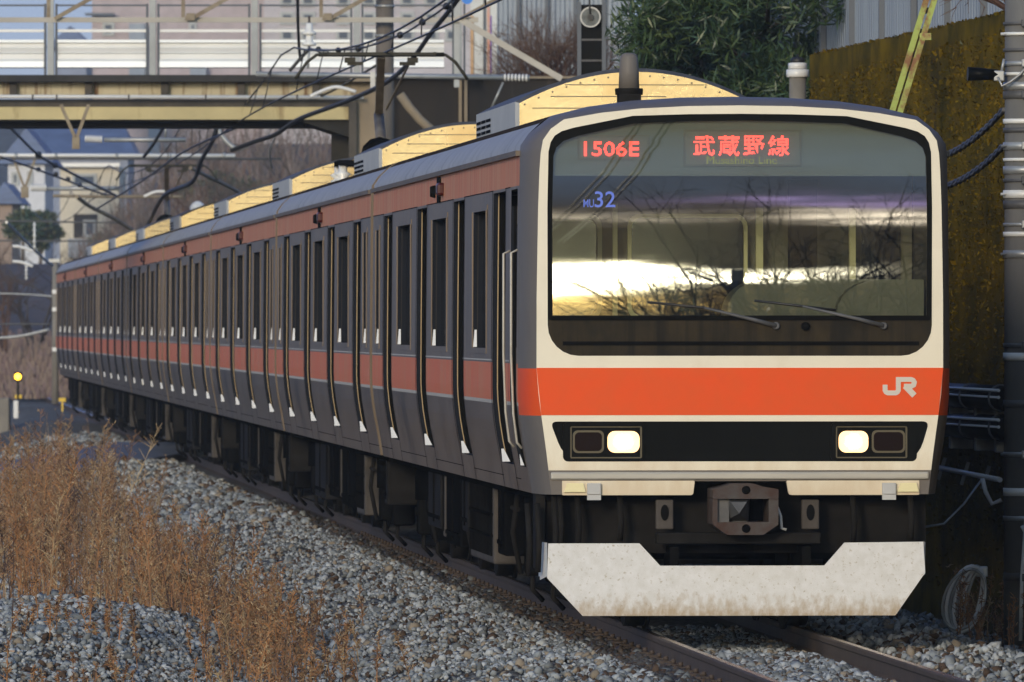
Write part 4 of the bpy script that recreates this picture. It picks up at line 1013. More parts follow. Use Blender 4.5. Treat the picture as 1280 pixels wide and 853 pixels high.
q = MB(); q.tube([(-.05, -.22, pz(657)), (.0, -.25, pz(672)), (.12, -.24, pz(674)), (.3, -.24, pz(660))], .014, 6); q.build('cable_loop', M['white_tube'], pole)
cmr = empty('floodlight', (pc.x - .26, y - .12, CAMH + (HOR - 94) / kk), label='small black barrel lamp clamped to the banded pole', cat='lamp')
q = MB(); q.cyl((-.20, -.02, .005), (.03, 0, 0), .055, .04, 14); q.build('barrel', M['black'], cmr)
q = MB(); q.box(.0, .08, -.04, .04, -.05, .03, .008); q.build('clamp', M['steel'], cmr)
q = MB(); q.tube([(.03, -.05, -.02), (.06, -.07, -.09), (.12, -.07, -.06), (.2, -.08, .0), (.28, -.05, .1), (.3, -.04, .16)], .010, 5); q.tube([(.06, 0, .02), (.08, 0, .12)], .012, 6); q.build('lead', M['steel'], cmr)
def wire(pts, r, name, label, m='wire', cat='wire', n=6, group=None, beads=None):
    mb = MB(); mb.tube(pts, r, n); o = mb.build(name, M[m], label=label, cat=cat, group=group)
    return o
def twisted(a, b, r, label):
    a, b = Vector(a), Vector(b); root = empty('twisted_cable', a, label=label, cat='cable', group='twisted black cables behind the cab')
    for ph in (0, math.pi):
        mb = MB(); pts = []
        for i in range(90):
            t = i / 89; c = (b - a) * t + Vector((0, 0, -.10 * 4 * t * (1 - t))); pts.append(c + Vector((0, math.cos(t * 60 + ph), math.sin(t * 60 + ph))) * r * .6)
        mb.tube(pts, r * .75, 5); mb.build('strand', M['wire'] if ph == 0 else M['steel_d'], root)
twisted(at(1255, 137, 75.6), at(1150, 200, 84), .024, 'upper twisted black cable between the banded pole and the train')
twisted(at(1255, 182, 75.6), at(1150, 236, 84), .024, 'lower twisted black cable between the banded pole and the train')

# pipes and brackets on the wall
def wall_at(px, py, off=.12):
    # the point of the wall's face (moved off towards the track) seen at that pixel
    y = (T0.x + (WU - off) / math.cos(TH) + .0661 * 67.0) / (.0661 + (px - 640) / FPX); return at(px, py, y)
for i, (py, lab) in enumerate(((498, 'upper black conduit pipe with steel rims clamped to the wall'), (535, 'lower black conduit pipe with steel rims clamped to the wall'))):
    root = empty('conduit_pipe', wall_at(1240, py), label=lab, cat='pipe', group='conduit pipes on the mossy wall')
    A, B = wall_at(1262, py + .5, .2) - root.location, wall_at(1150, py - 6, .2) - root.location
    q = MB(); q.tube([A, B], .105, 14); q.build('pipe', M['black'], root)
    for dz_ in (.085, .03):
        q = MB(); q.tube([A + Vector((-.09, -.05, dz_ - .02)), B + Vector((-.09, -.05, dz_ - .02))], .014, 5); q.build('rim', M['porcelain'], root)
    for t in (.1, .32, .6):
        q = MB(); c = A.lerp(B, t); q.box(c.x - .04, c.x + .16, c.y - .1, c.y + .1, c.z - .20, c.z - .09, .01); q.build('bracket', M['steel'], root)
    for t in (.08, .4):
        q = MB(); c = A.lerp(B, t); q.tube([c + Vector((0, -.05, 0)), c + Vector((0, .05, 0))], .115, 14); q.build('collar', M['steel_d'], root)
A, B = wall_at(1250, 600, .2), wall_at(1165, 583, .2); root = empty('wall_rod', A, label='thin steel rod on three slanting brackets low on the wall', cat='rod')
q = MB(); q.tube([Vector((0, 0, 0)), B - A], .022, 8); q.build('rod', M['porcelain'], root)
for t in (.2, .5, .85):
    q = MB(); c = (B - A) * t; q.bar(c + Vector((-.03, 0, -.1)), c + Vector((.03, 0, .09)), .03, .03); q.build('bracket', M['concrete'], root)
w0 = wall_at(1228, 602, .3)
wire([at(1228, 598, w0.y), at(1232, 615, w0.y), at(1240, 630, w0.y), at(1252, 625, w0.y)], .020, 'white_hose', 'short white hose hooked over the steel rod', 'white_tube', 'hose')
wire([at(1227, 600, w0.y), at(1205, 630, w0.y), at(1180, 655, w0.y), at(1155, 659, w0.y)], .010, 'hanging_line', 'thin pale cord sagging from the steel rod towards the train', 'steel', 'cord')
y = 75.2; root = empty('cable_coil', at(1228, 790, y), label='grey cable coil hanging at the foot of the banded pole', cat='cable coil')
for i in range(7):
    q = MB(); w_ = .05 + .018 * i; h_ = .23 + .012 * (i % 3); pts = []
    for t in np.linspace(0, 2 * math.pi, 22): pts.append((-.02 - .012 * i + w_ * math.sin(t) - .05 * (1 - math.cos(t)), -.015 * i + .02 * math.sin(2 * t), .25 + h_ * math.cos(t)))
    q.tube(pts, .012 + .003 * (i % 2), 6, False); q.build('loop', M['white_tube'] if i % 2 else M['steel'], root)
q = MB(); q.box(-.05, .04, -.06, .03, .42, .50, .01); q.build('tie', M['steel'], root)

# ------------------------------------------------------------------ the road bridge
YB = 152.0
def bx_(px0, px1, py0, py1, y0, y1, mk, name, parent, bev=0.0):
    a, b = at(px0, py1, YB), at(px1, py0, YB); q = MB(); L = parent.location
    q.box(a.x - L.x, b.x - L.x, y0 - L.y, y1 - L.y, a.z - L.z, b.z - L.z, bev); return q.build(name, M[mk], parent)
M['girder'] = mat('cream_girder', (.60, .54, .40), .65, .0, .3, col2=(.50, .44, .31), vscale=1.2, streak=((.17, .085, .035), (3.0, 1, .22), 2.2, .52, .66))
M['girder_low'] = mat('ochre_girder', (.54, .45, .24), .65, .0, .3, var=.1, vscale=1.2, streak=((.22, .14, .06), (2.0, 1, .35), 1.7, .58, .75))
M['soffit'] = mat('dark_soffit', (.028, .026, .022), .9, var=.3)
M['deck'] = mat('deck_edge', (.035, .033, .032), .85, var=.3, vscale=3)
M['stiff'] = mat('dark_stiffener', (.07, .06, .05), .8, var=.3)
M['abut'] = mat('tan_abutment', (.27, .215, .15), .85, var=.15, vscale=1.5, streak=((.14, .12, .10), (1.5, 1, .3), 1.5, .55, .75))
M['abut_dark'] = mat('dark_wall_concrete', (.034, .027, .022), .9, col2=(.018, .016, .015), vscale=.8, stretch=(1.4, 1, .5), streak=((.09, .076, .06), (2.0, 1, .2), 1.2, .64, .78))
br = empty('road_bridge', (-6, YB, 4), label='cream rust streaked girder bridge crossing over the train', cat='bridge')
bx_(-260, 470, 94.5, 103, YB - .35, YB + 6, 'deck', 'deck_edge', br)
bx_(-260, 438, 103.3, 122, YB, YB + .3, 'girder', 'girder', br)
bx_(-260, 436, 124.6, 134, YB - .08, YB + .2, 'stiff', 'ledge', br)
bx_(-260, 436, 134.3, 150, YB - .22, YB + .1, 'girder_low', 'lower_flange', br)
bx_(-260, 437, 150.4, 152, YB - .12, YB + 5.8, 'soffit', 'soffit', br)
bx_(-260, 380, 152.2, 158.5, YB + .35, YB + .6, 'soffit', 'inner_girder', br)
for i, px in enumerate((-118, -75, -28, 17, 63 + 48, 206, 302, 395)):
    bx_(px - 4.5, px + 4.5, 103.6, 121.6, YB - .16, YB - .003, 'stiff', 'stiffener', br)
pp = MB(); pp.tube([at(-260, 121, YB) - br.location + Vector((0, -.3, 0)), at(455, 122.5, YB) - br.location + Vector((0, -.3, 0))], .030, 8); pp.build('water_pipe', M['white_tube'], br)
for px in (42, 72, 162, 258, 372): bx_(px - 1, px + 1, 119, 125, YB - .34, YB - .26, 'steel_d', 'pipe_clip', br)
# haunch and pier at the right end
L = br.location; hq = MB(); P = [at(372, 150.5, YB), at(437, 172, YB), at(437, 150.5, YB)]; hq.plate([(p.x - L.x, p.z - L.z) for p in P], -.1, 4); hq.build('haunch', M['soffit'], br)
bx_(413, 436, 152.4, 260, YB + .6, YB + 5, 'soffit', 'pier', br)
ab = empty('bridge_abutment', at(452, 300, YB), label='tan concrete abutment column at the right end of the bridge', cat='abutment')
bx_(438.5, 472, 103.6, 330, YB - .1, YB + 1.0, 'abut', 'column', ab); bx_(436.5, 446, 128, 330, YB - .25, YB - .11, 'stiff', 'edge_strip', ab); bx_(438, 470, 95.5, 103, YB - .40, YB - .36, 'abut', 'cap', ab)
wl_ = empty('approach_wall', at(580, 300, YB + .8), label='dark stained concrete wall beyond the pantograph, right of the abutment', cat='wall')
bx_(472.4, 726, 97, 330, YB + .8, YB + 1.6, 'abut_dark', 'wall_face', wl_); bx_(472.4, 740, 94, 97, YB + .7, YB + 1.7, 'abut', 'coping', wl_)
for px in (573, 580): bx_(px, px + 4, 99, 170, YB + .72, YB + .797, 'abut', 'rib', wl_)
ov = MB(); ov.tube([at(500, 118, 150), at(512, 135, 150), at(525, 150, 150), at(545, 168, 150), at(560, 178, 150)], .07, 8); ov.build('curved_duct', M['abut'], label='curved rusty orange duct running down the dark wall', cat='duct')
# noise barrier on the deck
M['alu_lo'] = mat('aluminium_panel_bright', (.80, .84, .88), .4, .15, .5)
M['gal'] = mat('galvanised_post', (.27, .29, .31), .5, .4, var=.1)
nb = empty('noise_barrier', at(200, 94, YB), label='white panelled barrier with grey posts along the bridge deck', cat='barrier'); L = nb.location
posts = [63.5 + 127.5 * k for k in range(-2, 5)]
def nbx(px0, px1, py0, py1, y0, y1, mk, name): 
    a, b = at(px0, py1, YB), at(px1, py0, YB); q = MB(); q.box(a.x - L.x, b.x - L.x, y0, y1, a.z - L.z, b.z - L.z); return q.build(name, M[mk], nb)
for px in posts:
    pz_ = nbx(px - 4, px + 4, -2, 94.4, -.12, .02, 'gal', 'post')
    for d in (-7, 7):
        a, b = at(px + d - 1.3, 94.4, YB), at(px + d + 1.3, 5, YB); q = MB(); q.box(a.x - L.x, b.x - L.x, -.06, .06, a.z - L.z, b.z - L.z); q.build('flange', M['fence_post'], pz_)
for a_, b_ in zip(posts[:-1], posts[1:]):
    x0, x1 = a_ + 8.5, b_ - 8.5
    if b_ > 570: x1 = 555
    A, B = at(x0, 0, YB).x - L.x, at(x1, 0, YB).x - L.x
    pr = [(50, -.02), (50, -.07), (53.5, -.07), (55, -.03), (59.5, -.03), (60.3, -.045), (66, -.03), (66.8, -.05), (68, -.03), (74, -.035), (77, -.065), (84.5, -.075), (85.5, -.02)]
    q = MB(); zz = [at(0, p_, YB).z - L.z for p_, _ in pr]; dd_ = [d for _, d in pr]
    for z, d in zip(zz, dd_): q.v += [(A, d, z), (B, d, z)]
    for i in range(len(pr) - 1): q.cm = 1 if i in (1, 10) else 0; q.face((2*i, 2*i + 1, 2*i + 3, 2*i + 2))
    b0 = len(q.v); q.v += [(A, .0, zz[0]), (B, 0, zz[0]), (A, 0, zz[-1]), (B, 0, zz[-1])]; q.cm = 0; q.face((b0, b0 + 1, b0 + 3, b0 + 2)); q.face((0, 1, b0 + 1, b0)); q.face((2*len(pr) - 2, 2*len(pr) - 1, b0 + 3, b0 + 2))
    q.build('panel', [M['alu'], M['alu_lo']], nb)
    nbx(x0 - 1.5, x1 + 1.5, 5.8, 8, -.03, .03, 'fence_post', 'top_rail'); nbx(x0 - 1.5, x1 + 1.5, 37, 40.5, -.03, .02, 'alu', 'middle_rail')
# boards beside the barrier
bd = empty('notice_board', at(606, 110, 158), label='tall white board with orange and purple stripes right of the barrier', cat='board'); L = bd.location
def bbx(px0, px1, py0, py1, y0, y1, m, name):
    a, b = at(px0, py1, 158), at(px1, py0, 158); q = MB(); q.box(a.x - L.x, b.x - L.x, y0, y1, a.z - L.z, b.z - L.z); return q.build(name, m, bd)
bbx(588, 621, -8, 96, 0, .05, mat('board_white', (.55, .57, .58), .5, var=.08), 'panel')
bbx(609, 612.5, 2, 92, -.02, -.003, mat('stripe_orange', (.65, .22, .12), .6, col2=(.5, .45, .45), vscale=4, stretch=(1, 1, .6)), 'stripe')
bbx(612.8, 614.5, 20, 92, -.02, -.003, mat('stripe_purple', (.22, .12, .42), .6), 'stripe')
bbx(604, 606.5, 0, 95, -.06, -.003, M['fence_post'], 'post'); bbx(588, 592, 20, 95, -.03, -.003, mat('stripe_tan', (.5, .32, .18), .6), 'stripe')
c = at(584, -2, 150); q = MB(); q.lathe((c.x, 150, c.z), [(.09, 0), (.09, .02)], 'y', 24); q.build('round_sign', mat('sign_blue', (.02, .22, .75), .4), label='bright blue round sign at the top edge near the boards', cat='sign')

# ------------------------------------------------------------------ catenary supports and wires
YG = 147.0
gp = empty('catenary_gantry', at(481, 300, YG), label='grey steel gantry beam on a brown concrete pole before the bridge', cat='gantry'); L = gp.location
def gb(a, b, w, h, mk, name, y=YG, dy_=0):
    q = MB(); q.bar(at(*a, y) - L + Vector((0, dy_, 0)), at(*b, y) - L + Vector((0, dy_, 0)), w, h, (0, 1, 0)); return q.build(name, M[mk], gp)
q = MB(); q.cyl(at(481, 420, YG) - L, at(481, -60, YG) - L, .145, .13, 16); gpole = q.build('pole', M['pole_brown'], gp)
for py in (8, 45):
    q = MB(); q.cyl(at(481, py + 1.5, YG) - L, at(481, py - 1.5, YG) - L, .15, n=16); q.build('band', M['steel'], gpole)
M['beam'] = mat('beam_grey', (.36, .34, .31), .6, .2, var=.12, vscale=3, stretch=(.4, 1, 1))
gb((-260, 26), (598, 26), .075, .06, 'beam', 'beam', dy_=-.35)
gb((-260, -70), (598, -70), .075, .06, 'beam', 'beam', dy_=-.35)
gb((571, 23), (702, 100), .09, .06, 'beam', 'brace', dy_=-.42); gb((571, -40), (571, 110), .08, .06, 'gal', 'upright', dy_=-.3)
for px in (-125, 62, 230, 402): gb((px, -70), (px, 24), .055, .05, 'bar_brown', 'upright', dy_=-.35)
for px in (70, 240, 412, 580): gb((px - (0 if px < 500 else 4), 25), (px + 150, -60), .06, .05, 'bar_brown', 'diagonal', dy_=-.44)
for px in (237, 408):
    q = MB(); a, b = at(px - 5, 27, YG), at(px + 8, 18, YG); q.plate([(a.x - L.x, a.z - L.z), (b.x - L.x, a.z - L.z), (b.x - L.x, b.z - L.z), (a.x - L.x + .03, b.z - L.z)], -.50, -.48); q.build('gusset', M['bar_brown'], gp)
def insul(mb, a, b, n, r):
    a, b = Vector(a), Vector(b); d = (b - a)
    mb.tube([a, b], r * .45, 8)
    for i in range(n):
        c = a + d * ((i + .5) / n); w = d.normalized() * r * .22; mb.tube([c - w, c + w], [r * .8, r], 12)
def cantilever(a, b, y, r, ins, label, n=7):
    A, B = at(*a, y), at(*b, y); root = empty('cantilever_arm', A, label=label, cat='cantilever arm', group='overhead line cantilever arms')
    q = MB(); q.tube([Vector((0, 0, 0)), B - A], r, 8); q.build('tube', M['steel'], root)
    if ins:
        I0, I1 = at(*ins[0], y) - A, at(*ins[1], y) - A; q = MB(); insul(q, I0, I1, n, .062 * y / 150); q.build('insulator', M['porcelain'], root)
    return root
r1 = cantilever((320, 93), (662, 97.5), 143, .04, ((629, 97), (660, 97.5)), 'long steel cantilever tube crossing above the pantograph with ribbed insulator')
q = MB(); o = r1.location; q.tube([at(629, 103, 143) - o, at(614, 136, 143) - o], .018, 6); q.build('stay', M['steel'], r1)
q = MB(); o = r1.location; q.box(*[v for v in (at(463, 0, 143).x - o.x, at(469, 0, 143).x - o.x)], -.06, .03, at(0, 111, 143).z - o.z, at(0, 90, 143).z - o.z); q.build('bracket', M['steel'], r1)
r2 = cantilever((130, 175), (232, 175), 190, .045, ((106, 173.5), (128, 174.5)), 'steel cantilever tube hung under the bridge with white ribbed insulator')
r3 = cantilever((56, 236), (150, 235.5), 235, .05, ((38, 235), (58, 235)), 'far small cantilever tube with white insulator in front of the beige house')
def vbracket(pts, y, label):
    o = at(pts[2][0], pts[2][1], y); root = empty('hanger_bracket', o, label=label, cat='bracket', group='tan V brackets')
    for p in pts[:2]:
        q = MB(); q.bar(at(*p, y) - o, Vector((0, 0, 0)), .07 * y / 170, .05); q.build('strut', M['bar_brown'], root)
    q = MB(); w = .065 * y / 170; q.box(-w, w, -.06, .06, -.16 * y / 170, .04); q.build('foot', M['bar_brown'], root)
vbracket(((76, 131), (111, 131), (95, 175)), 149, 'tan V shaped bracket hanging over the bridge girder')
vbracket(((16, 196), (45, 196), (31, 236)), 215, 'smaller tan V shaped bracket in front of the white gable')
cp0 = empty('cross_pipe', at(0, 195, 205), label='long pale pipe crossing left of the train roof under the bridge', cat='pipe'); L = cp0.location
q = MB(); q.tube([at(-150, 194, 205) - L, at(294, 195, 205) - L], .042, 8); q.build('pipe', M['white_tube'], cp0)
q = MB(); q.tube([at(-150, 198.5, 205) - L, at(352, 199, 205) - L], .026, 6); q.build('rod', M['steel_d'], cp0)
for px in (20, 70, 146, 212, 280):
    q = MB(); c = at(px, 195, 205) - L; q.tube([c - Vector((.03, 0, 0)), c + Vector((.03, 0, 0))], .062, 8); q.build('ferrule', M['steel'], cp0)
for i, (px, py0, py1, y) in enumerate(((386.5, 25, 62, 143), (208, 129, 152, 172))):
    o = at(px, py0, y); root = empty('insulator', o, label=('white disc insulator hanging from the gantry beam' if i == 0 else 'white disc insulator hanging in front of the bridge girder'), cat='insulator')
    q = MB(); z1 = at(px, py1, y).z - o.z
    q.tube([(0, 0, .05), (0, 0, z1)], .02, 6); q.build('rod', M['rust'], root)
    for t in (.48, .85):
        q = MB(); c = z1 * t; q.lathe((0, 0, c), [(.035, .16), (.05, .13), (.055, .05), (.105, .02), (.095, -.01), (.03, -.02)], 'z', 14); q.build('disc', M['porcelain'], root)
    q = MB(); q.tube([(0, 0, z1), (-.02, 0, z1 - .28)], .022, 6); q.build('stem', M['steel'], root)

# contact and carrier wires over the track
ws = [i * 4.0 for i in range(-80, 70)]
def hz_(s): t = ((s + 30) % 50) / 50; return 5.98 - 4 * .55 * t * (1 - t)
def stg(s): return .18 * math.sin(s * math.pi / 50)
wire([TW(stg(s), s, 5.23) for s in ws], .012, 'contact_wire', 'thin black contact wire touching the pantograph over the track', cat='wire')
wire([TW(stg(s) * .6 + .05, s, hz_(s)) for s in ws], .013, 'carrier_wire', 'sagging black carrier wire above the contact wire', cat='wire')
for k, s in enumerate(range(-25, 190, 5)):
    if s % 50 == 20: continue
    q = MB(); q.tube([TW(stg(s), s, 5.24), TW(stg(s) * .6 + .05, s, hz_(s))], .008, 4); q.build('dropper', M['wire'], label='thin dropper wire tying the contact wire to the carrier wire', cat='wire', group='droppers between contact and carrier wire')
def pxwire(pts, r, label, cat='cable', name='cable', m='wire', smooth=True, beads=()):
    P = [at(a, b, y) for a, b, y in pts]; out = []
    for i in range(len(P) - 1):
        p0, p1, p2, p3 = P[max(0, i-1)], P[i], P[i+1], P[min(len(P)-1, i+2)]
        for t in np.linspace(0, 1, 7)[:-1]:
            out.append(.5 * ((2*p1) + (-p0 + p2)*t + (2*p0 - 5*p1 + 4*p2 - p3)*t*t + (-p0 + 3*p1 - 3*p2 + p3)*t**3))
    out.append(P[-1])
    o = out[0].copy(); mb = MB(); mb.tube([p - o for p in out], r, 6)
    for (a, b, y, br_) in beads: c = at(a, b, y) - o; mb.lathe((c.x, c.y, c.z - br_), [(br_*.5, 0), (br_, br_*.6), (br_, br_*1.4), (br_*.5, br_*2)], 'z', 8)
    ob_ = mb.build(name, M[m], label=label, cat=cat); ob_.location = o; return ob_
pxwire([(600, -40, 118), (566, 8, 124), (540, 40, 128), (512, 78, 133), (480, 105, 138), (430, 128, 142), (374, 149, 145), (345, 168, 147), (316, 178, 148), (290, 188, 150)], .034, 'thick black feeder cable sagging past the pantograph towards the bridge')
pxwire([(600, -30, 120), (556, 9, 124), (528, 28, 128), (500, 44, 132), (448, 61, 136), (398, 62.5, 140), (386, 60, 142)], .014, 'thin wire strung with round clamps left of the pantograph', 'wire', 'clamped_wire', beads=((558, 8, 124, .045), (528, 28, 128, .045), (500, 44, 132, .045), (448, 61, 136, .045), (423, 63, 138, .04), (398, 62, 140, .04)))
pxwire([(372, -20, 140), (372.5, 30, 141), (374.5, 66, 142), (377, 76, 142)], .022, 'short vertical black wire dropping to the beam insulator', 'wire', 'drop_wire')
pxwire([(386, 62, 142), (374, 75, 142), (362, 89, 142)], .028, 'black clamp link below the beam insulator', 'clamp', 'clamp_link')
pxwire([(470, 82, 146), (430, 106, 150), (397, 122, 152), (350, 138, 156), (300, 158, 162), (230, 190, 172), (180, 225, 185), (120, 262, 200)], .018, 'long thin wire dropping left across the bridge girder', 'wire', 'stay_wire', beads=((395, 122, 152, .04), (344, 139, 156.6, .04)))
pxwire([(0, 146, 190), (25, 172, 194), (48, 194, 198), (70, 207, 202), (100, 222, 208), (145, 245, 215)], .028, 'black wire falling from the upper left edge past the white gable', 'wire', 'stay_wire', beads=((10, 158, 192, .06), (48, 194, 198, .07), (69, 207, 202, .06)))
pxwire([(0, 196, 200), (40, 210, 205), (84, 226, 210), (120, 240, 215), (150, 247, 218)], .022, 'beaded thin wire slanting across the white gable', 'wire', 'stay_wire', beads=((48, 212, 206, .05), (70, 218, 208, .05), (85, 224, 210, .05), (100, 232, 213, .05)))
pxwire([(445, 115, 147), (420, 109, 147), (398, 116, 147), (388, 121, 147)], .03, 'white curved insulating sleeve before the bridge girder', 'sleeve', 'wire_sleeve', 'white_tube')
pxwire([(340, 210, 185), (338, 186, 184), (356, 152, 183), (368, 146, 182)], .018, 'thin grey stay rising beside the dark pier', 'wire', 'stay_wire', 'steel')
pxwire([(96, 246, 215), (112, 258, 216), (140, 272, 217), (166, 288, 218)], .045, 'dark registration arm sloping down to the train roof', 'rod', 'steady_rod', 'bar_brown')
pxwire([(66, 245, 216), (96, 245.5, 216), (130, 246, 216), (230, 246, 216)], .04, 'horizontal dark steady bar before the beige house', 'bar', 'steady_bar', 'bar_brown')
pxwire([(238, 210, 190), (262, 222, 192), (285, 233, 194), (304, 244, 196)], .035, 'brown steady arm sloping right of the far pantograph', 'rod', 'steady_rod', 'bar_brown')
pxwire([(180, 246, 205), (195, 240, 205), (212, 240, 205)], .035, 'pale curved steady arm under the far pantograph', 'rod', 'steady_rod', 'white_tube')
pxwire([(205, 158, 178), (192, 180, 184), (180, 196, 190)], .035, 'black cable slanting down under the bridge left of the pantograph', 'cable')
pxwire([(271, 160, 170), (264, 180, 174), (252, 200, 178), (240, 228, 184), (205, 245, 190), (186, 280, 196)], .042, 'black feeder cable hanging under the bridge beside the far pantograph', 'cable')
pxwire([(270, 158, 180), (282, 176, 180), (296, 186, 180), (310, 182, 180)], .05, 'grey looped cable sleeve under the bridge', 'cable', 'cable_loop', 'steel')
for i, (pts, lab) in enumerate((
    (((-40, 276, 240), (40, 277, 240), (150, 279, 240)), 'first horizontal span wire below the beige house'), (((-40, 301, 250), (60, 301.5, 250), (130, 302, 250)), 'second horizontal span wire above the far train end'),
    (((-40, 366, 250), (30, 368, 250), (70, 371, 250)), 'pale span wire tied to the far grey pole'), (((-40, 405, 250), (70, 405.5, 250)), 'dark span wire at the middle of the far grey pole'),
    (((-40, 424, 250), (20, 421, 250), (62, 412, 250)), 'thick pale sagging line left of the far train end'))):
    pxwire(pts, .024 if i != 4 else .045, lab, 'wire', 'span_wire', 'steel_d' if i not in (2, 4) else 'steel')
pxwire([(8, 278, 225), (30, 300, 228), (55, 324, 232), (66, 332, 234)], .03, 'slanting stay wire above the far grey pole', 'wire', 'stay_wire', 'steel')
# far pole and fittings on the left
y = 246; o = at(69, 480, y); fp = empty('far_pole', o, label='slim grey pole just left of the train far end', cat='pole')
q = MB(); q.cyl((0, 0, -.5), at(69, 327, y) - o, .085, .075, 12); q.build('shaft', M['concrete'], fp)
q = MB(); q.box(-.16, .12, -.08, .08, at(0, 328, y).z - o.z, at(0, 324, y).z - o.z); q.build('top_plate', M['steel'], fp)
for py in (365, 387, 437):
    q = MB(); z = at(0, py, y).z - o.z; q.box(-.07, .07, -.12, -.07, z - .05, z + .05); q.build('fitting', M['porcelain'], fp)
for i, (py, lab) in enumerate(((308, 'upper curved white insulator arm at the left edge'), (327, 'lower curved white insulator arm at the left edge'))):
    pxwire([(16, py, 225), (24, py + .5, 225), (33, py + 3, 225), (41, py + 6, 225)], .04, lab, 'insulator', 'insulator_bracket', 'white_tube')
for i, (px, py0, py1, lab) in enumerate(((43, 278, 312, 'small string of white insulators above the curved arms'), (33, 326, 350, 'small hanging white fitting under the lower curved arm'))):
    o = at(px, py0, 226); mb = MB(); insul(mb, (0, 0, 0), at(px, py1, 226) - o, 5, .05); x_ = mb.build('insulator_string', M['porcelain'], label=lab, cat='insulator'); x_.location = o
y = 190; o = at(247, 275, y); bt = MB(); bt.lathe((0, 0, 0), [(.12, -.1), (.16, .0), (.15, .25), (.1, .32), (.03, .36)], 'z', 14); x_ = bt.build('insulator_pot', M['porcelain'], label='pale round insulator pot just above the train roofs', cat='insulator'); x_.location = o

# ------------------------------------------------------------------ far background
def house(loc_px, y, w_px, py_top, py_base, wallm, label, roofm=None, depth=9, wins=(), gable=0, name='house'):
    o = at(loc_px, py_base, y); root = empty(name, o, label=label, cat='house' if name == 'house' else 'building')
    w = w_px * y / FPX; h = (py_base - py_top) * y / FPX
    q = MB(); q.box(-w/2, w/2, 0, depth, -4, h); q.build('wall', wallm, root)
    for (a, b, c, d_) in wins:
        p0, p1 = at(a, d_, y) - o, at(b, c, y) - o; q = MB(); q.box(p0.x, p1.x, -.10, -.003, p0.z, p1.z); f = q.build('window', M['gal'], root)
        q = MB(); m_ = .06 * y / 200; q.box(p0.x + m_, p1.x - m_, -.13, -.103, p0.z + m_, p1.z - m_); q.build('pane', M['far_glass'], f)
    if roofm is not None:
        q = MB(); e = .5
        if gable: q.plate([(-w/2 - e, h), (w/2 + e, h), (0, h + gable)], -.4, depth + .4)
        else:
            q.add([(-w/2 - e, -e, h), (w/2 + e, -e, h), (w/2 + e, depth + e, h), (-w/2 - e, depth + e, h), (-w/2 + .6, depth * .5, h + 2.2), (w/2 - .6, depth * .5, h + 2.2)], [(0, 1, 5, 4), (1, 2, 5), (2, 3, 4, 5), (3, 0, 4), (0, 3, 2, 1)])
        q.build('roof', roofm, root)
    return root
M['far_glass'] = mat('far_window', (.05, .07, .11), .15)
W_beige = mat('beige_render', (.58, .53, .43), .8, var=.05); W_white = mat('white_render', (.58, .59, .64), .8, var=.05); W_mauve = mat('mauve_tile', (.40, .335, .345), .8, var=.1, vscale=1.5, bump=.05)
W_grey = mat('grey_blue_render', (.24, .27, .36), .8, var=.1); RF = mat('blue_grey_roof', (.10, .14, .26), .6, var=.2, vscale=1, stretch=(1, 1, 4)); W_brown = mat('brown_render', (.28, .21, .17), .8, var=.1)
house(112, 500, 74, 208, 330, W_beige, 'beige two storey house behind the wires left of the train', None, 8, ((90, 121, 217, 233), (104, 120, 275, 297)))
bh = bpy.data.objects['house']; o = bh.location
for (a, b, c, d_, mm, nm) in ((92, 122, 268, 298, 'abut_dark', 'balcony_shade'), (86, 124, 299, 322, 'fence_blue', 'balcony'), (74, 150, 204, 209, 'alu', 'eaves')):  # thin dark sheet painted as the shade inside the balcony opening
    p0, p1 = at(a, d_, 500) - o, at(b, c, 500) - o; q = MB(); dpt = {'balcony': .9, 'eaves': .5, 'balcony_shade': .004}[nm]; q.box(p0.x, p1.x, -dpt, -.0035 if nm != 'balcony_shade' else -.001, p0.z, p1.z); q.build(nm, M[mm], bh)
b_ = house(95, 530, 130, 196, 330, W_grey, 'grey house with broad blue roof behind the beige house', RF, 9)
house(33, 480, 46, 205, 330, W_white, 'white gabled house at the left under the bridge', RF, 9, ((14, 24, 215, 232), (34, 41, 214, 232)), 1.75)
house(6, 455, 18, 255, 340, W_brown, 'brown walled house cut by the left edge', RF, 8, (), 1.0)
ap = house(290, 560, 350, -260, 330, W_mauve, 'tall mauve tiled apartment block filling the view above the bridge', None, 14,
      [(x, x + 12, y_, y_ + 20) for x in (205, 300) for y_ in (60, 180)] + [(128, 143, 28, 45), (236, 246, 28, 40)], name='apartment_building')
for (a, b, c, d_, mm) in ((107, 143, 17, 20, 'fence_post'), (120, 480, 96, 104, 'alu'), (335, 353, -40, 190, 'stiff'), (162, 182, 30, 120, 'fence_blue'), (238, 258, 84, 100, 'fence_blue'), (186, 200, 150, 200, 'fence_blue')):
    o = ap.location; p0, p1 = at(a, d_, 560) - o, at(b, c, 560) - o; q = MB(); q.box(p0.x, p1.x, -.9, -.15, p0.z, p1.z); q.build('balcony' if b - a > 30 else 'drain_stack', M[mm], ap)
ap2 = house(465, 480, 270, -200, 330, mat('pale_mauve_render', (.44, .41, .44), .8, var=.12, vscale=.6), 'pale apartment building with blue windows behind the gantry pole', None, 12,
      [(x, x + 18, y_, y_ + 16) for x in (350, 376, 420, 452, 500, 530, 556) for y_ in (-8, 15, 36)], name='apartment_building')
house(30, 620, 120, -30, 330, mat('hazy_blue_block', (.22, .27, .36), .8, var=.05), 'hazy blue gabled block far behind the barrier at upper left', RF, 10, ((88, 92, 30, 100),), 3.0) if False else None
gh = house(88, 540, 40, 60, 330, W_grey, 'slate gabled house end seen through the barrier', RF, 8, ((104, 108, 55, 70),), 1.2)
